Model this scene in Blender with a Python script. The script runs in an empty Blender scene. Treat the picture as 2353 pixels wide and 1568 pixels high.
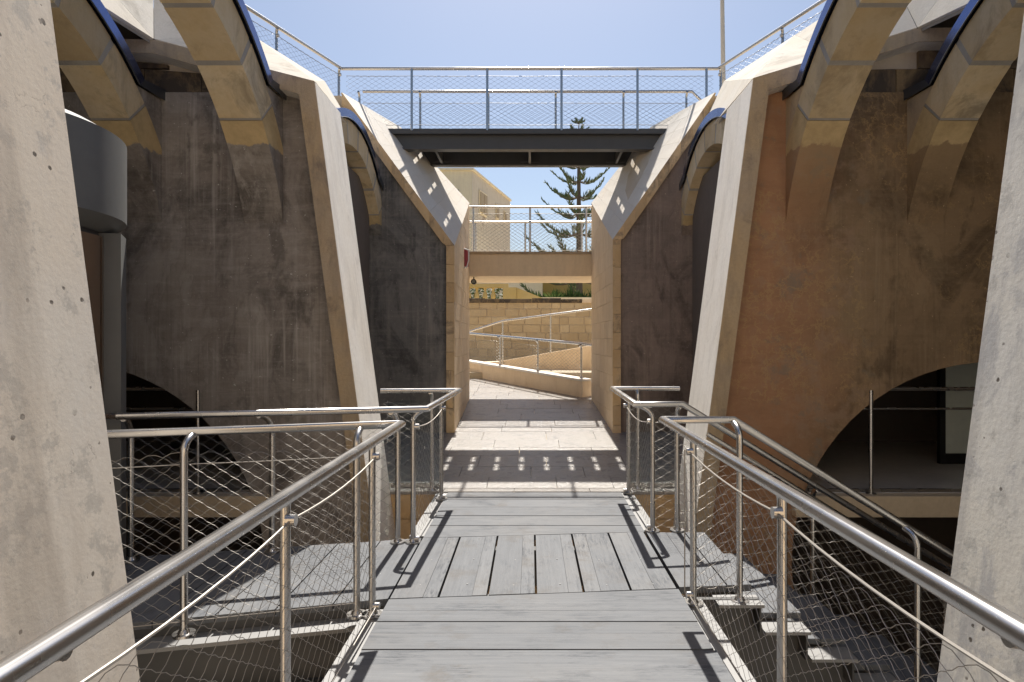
import bpy, bmesh, math, random
from mathutils import Vector, Matrix
random.seed(7)
SC = bpy.context.scene
COL = SC.collection
# ------------------------------------------------------------------ camera, sky, sun, exposure
H = 1.65                                   # eye height above the boardwalk
F, CX, CY = 1470.6, 1220.0, 784.0          # focal length and vanishing point used to survey distances
cam = bpy.data.cameras.new('camera'); cam.lens = 22.5; cam.sensor_width = 36; cam.shift_x = -0.0185
cam.clip_start = 0.05; cam.clip_end = 2000
co = bpy.data.objects.new('camera', cam); COL.objects.link(co)
co.location = (0, 0, H); co.rotation_euler = (math.radians(90), 0, 0); SC.camera = co
SUN_EL, SUN_AZ = math.radians(57.4), math.radians(0.6)
w = bpy.data.worlds.new('World'); SC.world = w; w.use_nodes = True
wn = w.node_tree.nodes; wl = w.node_tree.links
sky = wn.new('ShaderNodeTexSky'); sky.sky_type = 'NISHITA'; sky.sun_disc = False
sky.sun_elevation = SUN_EL; sky.sun_rotation = SUN_AZ
sky.air_density = 1.0; sky.dust_density = 1.3; sky.ozone_density = 1.0
bg = wn['Background']; bg.inputs[1].default_value = 0.05
wl.new(sky.outputs[0], bg.inputs[0])
sl = bpy.data.lights.new('sun', 'SUN'); sl.energy = 4.0; sl.angle = math.radians(0.53); sl.color = (1, 0.95, 0.87)
so = bpy.data.objects.new('sun', sl); COL.objects.link(so)
sd = Vector((math.sin(SUN_AZ)*math.cos(SUN_EL), math.cos(SUN_AZ)*math.cos(SUN_EL), math.sin(SUN_EL)))
so.rotation_euler = sd.to_track_quat('Z', 'Y').to_euler(); so.location = (0, 5, 30)
SC.view_settings.view_transform = 'Standard'; SC.view_settings.look = 'None'
SC.view_settings.exposure = 1.3; SC.view_settings.gamma = 1.0; SC.view_settings.use_curve_mapping = False
SC.render.engine = 'CYCLES'
SC.cycles.max_bounces = 8; SC.cycles.diffuse_bounces = 5

def at(px, py, Y):
    return Vector(((px-CX)*Y/F, Y, H-(py-CY)*Y/F))
# ------------------------------------------------------------------ materials
def _n(nt, t, **kw):
    n = nt.nodes.new(t)
    for k, v in kw.items():
        if hasattr(n, k): setattr(n, k, v)
    return n
def _set(n, name, v): n.inputs[name].default_value = v
def noise(nt, vec, scale, detail=6, rough=0.6, stretch=(1, 1, 1), off=(0, 0, 0), dist=0.0):
    m = _n(nt, 'ShaderNodeMapping'); _set(m, 'Scale', stretch); _set(m, 'Location', off)
    nt.links.new(vec, m.inputs[0])
    n = _n(nt, 'ShaderNodeTexNoise'); _set(n, 'Scale', scale); _set(n, 'Detail', detail); _set(n, 'Roughness', rough); _set(n, 'Distortion', dist)
    nt.links.new(m.outputs[0], n.inputs['Vector'])
    return n.outputs[0]
def ramp(nt, fac, a, b, lo=0.0, hi=1.0):
    r = _n(nt, 'ShaderNodeMapRange'); r.clamp = True
    _set(r, 'From Min', a); _set(r, 'From Max', b); _set(r, 'To Min', lo); _set(r, 'To Max', hi)
    nt.links.new(fac, r.inputs[0]); return r.outputs[0]
def mix(nt, fac, a, b, mode='MIX'):
    m = _n(nt, 'ShaderNodeMix', data_type='RGBA', blend_type=mode)
    for i, v in ((0, fac), (6, a), (7, b)):
        if isinstance(v, (int, float)): m.inputs[i].default_value = v
        elif isinstance(v, (tuple, list)): m.inputs[i].default_value = (v[0], v[1], v[2], 1)
        else: nt.links.new(v, m.inputs[i])
    return m.outputs[2]
def mul(nt, a, b):
    m = _n(nt, 'ShaderNodeMath', operation='MULTIPLY')
    for i, v in ((0, a), (1, b)):
        if isinstance(v, (int, float)): m.inputs[i].default_value = v
        else: nt.links.new(v, m.inputs[i])
    return m.outputs[0]
def start(name):
    m = bpy.data.materials.new(name); m.use_nodes = True; nt = m.node_tree
    g = _n(nt, 'ShaderNodeNewGeometry'); oi = _n(nt, 'ShaderNodeObjectInfo')
    cx = _n(nt, 'ShaderNodeCombineXYZ'); s = mul(nt, oi.outputs['Random'], 37.0)
    for i in range(3): nt.links.new(s, cx.inputs[i])
    va = _n(nt, 'ShaderNodeVectorMath', operation='ADD')
    nt.links.new(g.outputs['Position'], va.inputs[0]); nt.links.new(cx.outputs[0], va.inputs[1])
    return m, nt, nt.nodes['Principled BSDF'], g.outputs['Position'], va.outputs[0], oi.outputs['Random']
def finish(nt, b, colr, rough, hgt=None, bump=0.2, dist=0.02, spec=0.35):
    nt.links.new(colr, b.inputs['Base Color'])
    if isinstance(rough, (int, float)): _set(b, 'Roughness', rough)
    else: nt.links.new(rough, b.inputs['Roughness'])
    _set(b, 'Specular IOR Level', spec)
    if hgt is not None:
        bp = _n(nt, 'ShaderNodeBump'); _set(bp, 'Strength', bump); _set(bp, 'Distance', dist)
        nt.links.new(hgt, bp.inputs['Height']); nt.links.new(bp.outputs[0], b.inputs['Normal'])
def stone(name, base, warm, dark, rand=0.12, big=0.9, fine=22, streak=0.25, stain=None, bump=0.35, rough=0.85, pits=0.0, local=True, spec=0.3):
    """mineral surface: broad tone drift, vertical run marks, fine grain, optional stain colour and pits"""
    m, nt, b, pos, rpos, rnd = start(name)
    v = rpos if local else pos
    c = mix(nt, ramp(nt, noise(nt, v, big, 5, 0.6), 0.35, 0.65), base, warm)
    c = mix(nt, mul(nt, ramp(nt, noise(nt, v, 2.6, 6, 0.7, (2.2, 2.2, 0.35)), 0.48, 0.78), streak), c, dark)
    g = noise(nt, v, fine, 6, 0.7)
    c = mix(nt, ramp(nt, g, 0.3, 0.8, 0.0, 0.30), c, dark)
    if stain:
        sc, amt, lo, hi, ssz = stain
        c = mix(nt, mul(nt, ramp(nt, noise(nt, v, ssz, 8, 0.72, (1, 1, 0.7), (3, 1, 7), 0.6), lo, hi), amt), c, sc)
    h = g
    if pits:
        vo = _n(nt, 'ShaderNodeTexVoronoi'); _set(vo, 'Scale', 15.0); nt.links.new(v, vo.inputs['Vector'])
        spc = _n(nt, 'ShaderNodeSeparateColor'); nt.links.new(vo.outputs['Color'], spc.inputs[0])
        ad_ = _n(nt, 'ShaderNodeMath', operation='ADD'); nt.links.new(vo.outputs['Distance'], ad_.inputs[0])
        nt.links.new(mul(nt, noise(nt, v, 60, 4, 0.6), 0.22), ad_.inputs[1])
        ad2 = _n(nt, 'ShaderNodeMath', operation='ADD'); nt.links.new(ad_.outputs[0], ad2.inputs[0]); nt.links.new(mul(nt, spc.outputs[0], 0.22), ad2.inputs[1])
        pm = mul(nt, ramp(nt, ad2.outputs[0], 0.27, 0.31, 1.0, 0.0), ramp(nt, noise(nt, v, 2.2, 5, 0.6, off=(9, 2, 4)), 0.44, 0.52))
        c = mix(nt, mul(nt, pm, pits), c, (0.09, 0.075, 0.06))
        # hairline cracks and blistered patches
        vc = _n(nt, 'ShaderNodeTexVoronoi', feature='DISTANCE_TO_EDGE'); _set(vc, 'Scale', 5.0)
        dv_ = _n(nt, 'ShaderNodeVectorMath', operation='ADD'); nt.links.new(v, dv_.inputs[0])
        nz_ = _n(nt, 'ShaderNodeTexNoise'); _set(nz_, 'Scale', 6.0); _set(nz_, 'Detail', 8.0); nt.links.new(v, nz_.inputs['Vector'])
        sc_ = _n(nt, 'ShaderNodeVectorMath', operation='SCALE'); sc_.inputs['Scale'].default_value = 0.4
        nt.links.new(nz_.outputs['Color'], sc_.inputs[0]); nt.links.new(sc_.outputs[0], dv_.inputs[1]); nt.links.new(dv_.outputs[0], vc.inputs['Vector'])
        ck = mul(nt, mul(nt, ramp(nt, vc.outputs[0], 0.003, 0.014, 1, 0), ramp(nt, noise(nt, v, 1.6, 6, 0.7, off=(3, 8, 1)), 0.56, 0.60)), ramp(nt, noise(nt, v, 9, 4, 0.6), 0.42, 0.55))
        c = mix(nt, mul(nt, ck, 0.6), c, (0.20, 0.17, 0.15))
        c = mix(nt, mul(nt, ramp(nt, noise(nt, v, 5, 9, 0.75, off=(6, 6, 2)), 0.545, 0.60), 0.6), c, tuple(0.60*q for q in base))
        c = mix(nt, mul(nt, ramp(nt, noise(nt, v, 1.1, 5, 0.6, (3, 3, 0.25), (6, 1, 2)), 0.47, 0.64), 0.6), c, tuple(0.72*q for q in dark))
        h = mix(nt, pm, g, (0, 0, 0)); h = mix(nt, mul(nt, ck, 0.7), h, (0, 0, 0))
    c = mix(nt, ramp(nt, rnd, 0, 1, 0, rand*2), c, dark)
    finish(nt, b, c, rough, h, bump, 0.012, spec)
    return m
M = {}
M['concrete'] = stone('board_marked_concrete', (0.632, 0.598, 0.544), (0.653, 0.578, 0.48), (0.48, 0.414, 0.348), 0.03, 0.8, 40, 0.35, ((0.47, 0.46, 0.45), 0.6, 0.55, 0.68, 2.1), 0.10, 0.8, 1.0, local=False)
M['concrete_grey'] = stone('grey_pitted_concrete', (0.629, 0.617, 0.581), (0.689, 0.642, 0.544), (0.387, 0.375, 0.363), 0.03, 0.8, 40, 0.25, ((0.36, 0.36, 0.37), 0.7, 0.50, 0.60, 4.2), 0.14, 0.8, 1.0, local=False)
M['concrete_pale'] = stone('pale_weathered_concrete', (0.90, 0.86, 0.80), (0.86, 0.80, 0.71), (0.46, 0.41, 0.36), 0.03, 1.1, 26, 0.55, ((0.40, 0.36, 0.32), 0.5, 0.60, 0.72, 2.4), 0.2, 0.8, 0.0, local=False)
M['brown_band'] = stone('shade_toned_stained_concrete', (0.46, 0.37, 0.27), (0.52, 0.38, 0.22), (0.18, 0.145, 0.11), 0.03, 1.5, 35, 0.6, ((0.14, 0.12, 0.11), 0.6, 0.55, 0.70, 2.6), 0.6, 0.9, 0.0, local=False)  # front bands' brown stands in for shade on pale concrete; stains on top
M['cladding'] = stone('honed_limestone_cladding', (0.784, 0.616, 0.414), (0.851, 0.683, 0.482), (0.526, 0.37, 0.213), 0.10, 1.4, 24, 0.6, ((0.33, 0.26, 0.19), 0.45, 0.58, 0.72, 1.8), 0.25, 0.72)
M['quoin'] = stone('ochre_frame_stone', (0.714, 0.483, 0.242), (0.735, 0.557, 0.347), (0.378, 0.252, 0.137), 0.2, 2.0, 28, 0.3, ((0.16, 0.13, 0.11), 0.75, 0.52, 0.64, 3.0), 0.5, 0.9)
M['roof_slab'] = stone('sunlit_limestone_slab', (0.704, 0.664, 0.6), (0.688, 0.624, 0.536), (0.528, 0.456, 0.368), 0.06, 1.2, 30, 0.25, None, 0.25, 0.7)
M['roof_cap'] = stone('sun_dimmed_roof_slab', (0.62, 0.585, 0.53), (0.60, 0.55, 0.475), (0.43, 0.385, 0.325), 0.06, 1.2, 30, 0.4, ((0.30, 0.27, 0.23), 0.5, 0.54, 0.66, 2.0), 0.3, 1.0, spec=0.0)  # same limestone set darker in colour to offset the stronger sun it catches
M['paving'] = stone('worn_limestone_paving', (0.345, 0.325, 0.30), (0.315, 0.29, 0.26), (0.20, 0.185, 0.175), 0.10, 1.4, 18, 0.1, ((0.165, 0.155, 0.155), 0.6, 0.52, 0.64, 5.5), 0.9, 0.27, spec=0.6)
M['voussoir'] = stone('golden_globigerina_stone', (0.644, 0.494, 0.287), (0.69, 0.586, 0.425), (0.391, 0.287, 0.161), 0.3, 2.0, 26, 0.6, ((0.23, 0.19, 0.138), 0.75, 0.52, 0.66, 2.0), 0.4, 0.88)
M['mortar'] = stone('grey_mortar', (0.42, 0.39, 0.34), (0.30, 0.28, 0.26), (0.2, 0.19, 0.18), 0.03, 2, 40, 0.1, None, 0.5, 0.95, local=False)
M['block'] = stone('yellow_stone_block', (0.609, 0.452, 0.252), (0.662, 0.525, 0.326), (0.378, 0.273, 0.158), 0.25, 1.5, 16, 0.2, ((0.34, 0.28, 0.21), 0.5, 0.55, 0.7, 2.0), 0.7, 0.95)
M['block_black'] = stone('black_crusted_stone_block', (0.40, 0.27, 0.12), (0.25, 0.18, 0.11), (0.09, 0.07, 0.055), 0.25, 2.5, 14, 0.5, ((0.05, 0.042, 0.036), 0.95, 0.42, 0.56, 2.2), 0.6, 0.95)
M['pointing'] = stone('pale_pointing', (0.62, 0.54, 0.43), (0.55, 0.46, 0.35), (0.4, 0.33, 0.25), 0.03, 2, 30, 0.1, None, 0.5, 0.95, local=False)
M['beam_stone'] = stone('buff_rendered_beam', (0.757, 0.612, 0.422), (0.83, 0.655, 0.437), (0.524, 0.408, 0.277), 0.03, 1.0, 20, 0.5, None, 0.2, 0.85, local=False)
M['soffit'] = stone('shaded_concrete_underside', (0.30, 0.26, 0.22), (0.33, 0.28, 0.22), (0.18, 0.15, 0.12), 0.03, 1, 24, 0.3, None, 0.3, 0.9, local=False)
M['cream'] = stone('cream_peeling_paint', (0.92, 0.819, 0.585), (0.866, 0.749, 0.549), (0.607, 0.504, 0.374), 0.02, 0.35, 5, 0.4, ((0.36, 0.28, 0.2), 0.8, 0.64, 0.72, 1.1), 0.3, 0.9, local=False)
M['cream_worn'] = stone('cream_bare_stone', (0.638, 0.574, 0.483), (0.674, 0.609, 0.501), (0.382, 0.301, 0.228), 0.02, 0.5, 5, 0.6, ((0.27, 0.20, 0.15), 0.9, 0.62, 0.68, 0.9), 0.3, 0.9, local=False)
M['yellow'] = stone('yellow_limewash', (0.57, 0.42, 0.15), (0.585, 0.465, 0.225), (0.375, 0.27, 0.105), 0.05, 0.7, 8, 0.2, None, 0.2, 0.9, local=False)
M['ground'] = stone('dusty_ground', (0.46, 0.38, 0.27), (0.40, 0.34, 0.25), (0.25, 0.21, 0.16), 0.02, 0.3, 6, 0.0, None, 0.3, 0.95, local=False)
M['court'] = stone('lower_court_paving', (0.408, 0.372, 0.324), (0.456, 0.396, 0.336), (0.24, 0.216, 0.192), 0.03, 0.8, 12, 0.0, None, 0.3, 0.9, local=False)
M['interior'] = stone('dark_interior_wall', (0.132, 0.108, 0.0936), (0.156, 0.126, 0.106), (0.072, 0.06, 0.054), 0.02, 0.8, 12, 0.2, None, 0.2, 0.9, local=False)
M['interior_floor'] = stone('grey_marble_floor', (0.552, 0.516, 0.48), (0.66, 0.612, 0.564), (0.2, 0.18, 0.16), 0.02, 1.5, 9, 0.0, None, 0.05, 0.35, local=False, spec=0.5)
M['slab_edge'] = stone('limestone_slab_edge', (0.66, 0.53, 0.37), (0.62, 0.49, 0.33), (0.3, 0.23, 0.16), 0.03, 1.5, 24, 0.2, None, 0.3, 0.85, local=False)

def render_dark(name, a, b_, pale, extra=None, crackle=False):
    """trowelled cement render: clouds, trowel sweeps, run marks, peeling patches with tide lines, salt"""
    m, nt, b, pos, rpos, rnd = start(name)
    c = mix(nt, ramp(nt, noise(nt, pos, 0.75, 8, 0.68, (1, 1, 0.8), dist=0.9), 0.40, 0.62), a, b_)
    lo = tuple(0.38*x for x in a)
    c = mix(nt, ramp(nt, noise(nt, pos, 1.6, 8, 0.7, (0.9, 0.9, 0.6), (5, 2, 9), 1.0), 0.48, 0.62, 0, 0.72), c, lo)
    c = mix(nt, ramp(nt, noise(nt, pos, 3.2, 9, 0.78, (0.45, 0.45, 3.2), dist=0.5), 0.48, 0.76, 0, 0.42), c, pale)
    run = mul(nt, ramp(nt, noise(nt, pos, 3.5, 5, 0.72, (3.4, 3.4, 0.10), (4, 4, 0)), 0.50, 0.68), ramp(nt, noise(nt, pos, 0.8, 4, 0.6, off=(2, 2, 8)), 0.42, 0.60))
    c = mix(nt, mul(nt, run, 0.62), c, pale)
    run2 = ramp(nt, noise(nt, pos, 5, 5, 0.72, (3.0, 3.0, 0.09), (1, 9, 0)), 0.54, 0.68)
    c = mix(nt, mul(nt, run2, 0.3), c, lo)
    bl = noise(nt, pos, 1.5, 10, 0.64, (1.25, 1.25, 0.6), (8, 3, 2), 0.25)
    c = mix(nt, ramp(nt, bl, 0.54, 0.62, 0, 0.26), c, pale)
    tide = mul(nt, ramp(nt, bl, 0.535, 0.552), ramp(nt, bl, 0.556, 0.565, 1, 0))
    c = mix(nt, mul(nt, tide, 0.15), c, lo)
    c = mix(nt, ramp(nt, bl, 0.36, 0.41, 0.6, 0), c, lo)
    gr = noise(nt, pos, 26, 8, 0.75)
    c = mix(nt, ramp(nt, gr, 0.52, 0.75, 0, 0.28), c, pale)
    c = mix(nt, ramp(nt, noise(nt, pos, 36, 3, 0.5), 0.71, 0.74, 0, 0.4), c, tuple(min(1, 2.2*x) for x in pale))
    if extra:                                   # mineral-coloured zone along the buttress
        colr, x0, x1 = extra
        sx = _n(nt, 'ShaderNodeSeparateXYZ'); nt.links.new(pos, sx.inputs[0])
        wob = _n(nt, 'ShaderNodeMath', operation='ADD'); nt.links.new(sx.outputs[0], wob.inputs[0])
        nt.links.new(mul(nt, noise(nt, pos, 1.1, 8, 0.7, off=(1, 2, 3)), 1.6), wob.inputs[1])
        zone = ramp(nt, wob.outputs[0], x0, x1, 1, 0)
        c = mix(nt, mul(nt, zone, 0.72), c, colr)
        c = mix(nt, mul(nt, mul(nt, zone, ramp(nt, noise(nt, pos, 2.2, 8, 0.7, (0.6, 0.6, 2.4), (4, 4, 4)), 0.45, 0.65)), 0.5), c, tuple(0.6*q for q in colr))
        edge = mul(nt, ramp(nt, wob.outputs[0], x0-0.5, x0, 0, 1), ramp(nt, wob.outputs[0], x1, x1+0.35, 1, 0))
        c = mix(nt, mul(nt, mul(nt, ramp(nt, noise(nt, pos, 3.5, 10, 0.72, off=(5, 5, 5)), 0.50, 0.60), edge), 0.5), c, (0.33, 0.225, 0.15))
        c = mix(nt, mul(nt, mul(nt, ramp(nt, noise(nt, pos, 2.4, 9, 0.7, off=(9, 4, 5)), 0.56, 0.62), edge), 0.55), c, (0.20, 0.17, 0.13))
    if crackle:
        di = _n(nt, 'ShaderNodeVectorMath', operation='ADD'); nt.links.new(pos, di.inputs[0])
        nz = _n(nt, 'ShaderNodeTexNoise'); _set(nz, 'Scale', 5.0); _set(nz, 'Detail', 9.0); _set(nz, 'Roughness', 0.7); nt.links.new(pos, nz.inputs['Vector'])
        sc = _n(nt, 'ShaderNodeVectorMath', operation='SCALE'); sc.inputs['Scale'].default_value = 0.42
        nt.links.new(nz.outputs['Color'], sc.inputs[0]); nt.links.new(sc.outputs[0], di.inputs[1])
        vo = _n(nt, 'ShaderNodeTexVoronoi', feature='DISTANCE_TO_EDGE'); _set(vo, 'Scale', 7.5)
        nt.links.new(di.outputs[0], vo.inputs['Vector'])
        ln = mul(nt, mul(nt, ramp(nt, vo.outputs[0], 0.012, 0.075, 1, 0), ramp(nt, noise(nt, pos, 0.8, 6, 0.7, off=(2, 7, 3.4)), 0.47, 0.56)), ramp(nt, noise(nt, pos, 5, 4, 0.6, off=(7, 1, 1)), 0.36, 0.52))
        c = mix(nt, mul(nt, ln, 0.55), c, (0.44, 0.29, 0.13))
    finish(nt, b, c, ramp(nt, bl, 0.3, 0.7, 0.55, 0.85), mix(nt, 0.5, gr, bl), 0.3, 0.015, 0.3)
    return m
M['render_grey'] = render_dark('charcoal_cement_render', (0.222, 0.19, 0.168), (0.312, 0.278, 0.243), (0.511, 0.469, 0.428))
M['render_brown'] = render_dark('umber_cement_render', (0.213, 0.14, 0.0783), (0.287, 0.189, 0.104), (0.345, 0.249, 0.15), ((0.414, 0.213, 0.115), 3.3, 4.1), True)
M['render_blue'] = render_dark('blue_black_render', (0.129, 0.125, 0.123), (0.215, 0.202, 0.189), (0.349, 0.318, 0.278))
M['render_plum'] = render_dark('plum_grey_render', (0.198, 0.154, 0.129), (0.277, 0.213, 0.178), (0.376, 0.297, 0.243))
def springer_mat(name, dark, z0):
    """rib foot: dark render whose ragged upper edge stops against the bare stone"""
    m = M[dark].copy(); m.name = name; nt = m.node_tree; b = nt.nodes['Principled BSDF']
    old = b.inputs['Base Color'].links[0].from_socket
    g = _n(nt, 'ShaderNodeNewGeometry'); sp = _n(nt, 'ShaderNodeSeparateXYZ'); nt.links.new(g.outputs['Position'], sp.inputs[0])
    ad = _n(nt, 'ShaderNodeMath', operation='ADD'); nt.links.new(sp.outputs[2], ad.inputs[0])
    nt.links.new(mul(nt, noise(nt, g.outputs['Position'], 7, 7, 0.65), 0.16), ad.inputs[1])
    st = mix(nt, ramp(nt, noise(nt, g.outputs['Position'], 3, 8, 0.7), 0.4, 0.65), (0.58, 0.43, 0.23), (0.40, 0.29, 0.15))
    if dark == 'render_brown': old = mix(nt, ramp(nt, ad.outputs[0], z0-0.42, z0+0.12, 0.0, 0.7), old, (0.36, 0.25, 0.14))
    nt.links.new(mix(nt, ramp(nt, ad.outputs[0], z0+0.075, z0+0.09), old, st), b.inputs['Base Color'])
    return m
for nm, z0 in (('render_grey', 3.50), ('render_brown', 3.50), ('render_blue', 3.42), ('render_plum', 3.42)): M['foot_'+nm] = springer_mat('rib_foot_'+nm, nm, z0)

def wood(name, axis):
    """sun-bleached boards: grain along the length, bluish scuffed patches, fine scratches, dirt"""
    m, nt, b, pos, rpos, rnd = start(name)
    st = (0.5, 13, 13) if axis == 'x' else (13, 0.5, 13)
    g = noise(nt, rpos, 2.6, 9, 0.72, st, dist=0.3)
    g2 = noise(nt, rpos, 8.0, 8, 0.75, (0.7, 6, 6) if axis == 'x' else (6, 0.7, 6), dist=0.6)
    c = mix(nt, ramp(nt, g, 0.34, 0.66), (0.146, 0.151, 0.160), (0.103, 0.107, 0.115))
    c = mix(nt, ramp(nt, noise(nt, rpos, 0.9, 4, 0.6, off=(1, 8, 0)), 0.45, 0.75, 0, 0.6), c, (0.170, 0.163, 0.156))
    wear = ramp(nt, noise(nt, rpos, 2.2, 8, 0.72, (0.7, 1.6, 1) if axis == 'x' else (1.6, 0.7, 1), (3, 3, 3)), 0.47, 0.62)
    c = mix(nt, mul(nt, wear, ramp(nt, g2, 0.44, 0.60)), c, (0.035, 0.039, 0.048))
    c = mix(nt, mul(nt, ramp(nt, noise(nt, rpos, 3.1, 7, 0.7, off=(7, 7, 1)), 0.56, 0.68), 0.5), c, (0.085, 0.070, 0.055))
    c = mix(nt, ramp(nt, noise(nt, rpos, 12, 6, 0.75, (0.4, 8, 8) if axis == 'x' else (8, 0.4, 8), (2, 5, 1)), 0.60, 0.70, 0, 0.6), c, (0.21, 0.212, 0.215))
    c = mix(nt, ramp(nt, rnd, 0, 1, 0, 0.45), c, (0.092, 0.097, 0.107))
    finish(nt, b, c, 0.66, g2, 0.4, 0.006, 0.22)
    return m
M['wood_x'] = wood('weathered_grey_board_crosswise', 'x'); M['wood_y'] = wood('weathered_grey_board_lengthwise', 'y')

def metal(name, col, rough, metallic=1.0, var=0.1, spec=0.5):
    m, nt, b, pos, rpos, rnd = start(name)
    n = noise(nt, rpos, 5, 7, 0.7)
    c = mix(nt, ramp(nt, n, 0.40, 0.80), col, tuple(x*0.86 for x in col))
    _set(b, 'Metallic', metallic)
    finish(nt, b, c, ramp(nt, noise(nt, rpos, 5, 3, 0.5), 0.3, 0.7, rough-var*0.3, rough+var*0.3), None, spec=spec)
    return m
M['steel'] = metal('brushed_stainless_steel', (0.50, 0.485, 0.47), 0.27)
M['wire'] = metal('stainless_wire', (0.34, 0.315, 0.285), 0.5, 0.6)
M['wire_dark'] = metal('backlit_wire', (0.20, 0.20, 0.21), 0.5, 0.6)  # same wire, colour darkened for its backlit look against the sky
M['galv'] = metal('pale_galvanised_steel', (0.216, 0.213, 0.21), 0.5, 0.3)
M['charcoal'] = metal('charcoal_painted_steel', (0.06, 0.0584, 0.0576), 0.5, 0.0)
M['turret'] = metal('grey_painted_drum', (0.112, 0.112, 0.11), 0.55, 0.0)
M['bronze'] = metal('bronzed_door_metal', (0.32, 0.23, 0.17), 0.32, 0.85)
M['flash'] = metal('sky_tinted_flashing', (0.13, 0.165, 0.33), 0.2, 0.9, 0.06)  # dark metal; the blue of the reflected sky is put into its colour
M['flash_dark'] = metal('dark_lead_flashing', (0.07, 0.072, 0.08), 0.45, 0.4)
M['red'] = metal('red_plastic', (0.30, 0.012, 0.02), 0.35, 0.0)
M['white'] = metal('white_plastic', (0.75, 0.74, 0.72), 0.4, 0.0)
M['mast'] = metal('cream_painted_mast', (0.66, 0.60, 0.50), 0.5, 0.0)
M['shutter'] = metal('ochre_wooden_shutter', (0.40, 0.31, 0.20), 0.7, 0.0)
M['black'] = metal('black_frame', (0.012, 0.012, 0.012), 0.4, 0.0)
M['pane_grey'] = metal('grey_window_pane', (0.18, 0.20, 0.18), 0.15, 0.0)
M['pane_pale'] = metal('reflection_toned_glass', (0.62, 0.66, 0.60), 0.3, 0.0)  # door glass painted pale in place of the light it reflects
def glass():
    m = bpy.data.materials.new('clear_tinted_glass'); m.use_nodes = True; nt = m.node_tree
    b = nt.nodes['Principled BSDF']; _set(b, 'Base Color', (0.85, 0.92, 0.92, 1)); _set(b, 'Roughness', 0.02)
    _set(b, 'Transmission Weight', 1.0); _set(b, 'IOR', 1.1)
    return m
M['glass'] = glass()
def leaf(name, a, c2):
    m, nt, b, pos, rpos, rnd = start(name)
    c = mix(nt, ramp(nt, noise(nt, pos, 3.0, 4, 0.6), 0.35, 0.65), a, c2)
    finish(nt, b, c, 0.6); return m
M['needle'] = leaf('dark_pine_needle', (0.075, 0.115, 0.05), (0.12, 0.155, 0.075))
M['shrub'] = leaf('green_shrub_leaf', (0.06, 0.12, 0.025), (0.10, 0.16, 0.04))
M['bark'] = stone('grey_brown_bark', (0.16, 0.12, 0.09), (0.2, 0.16, 0.12), (0.07, 0.05, 0.04), 0.03, 2, 14, 0.5, None, 0.6, 0.95, local=False)
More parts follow.
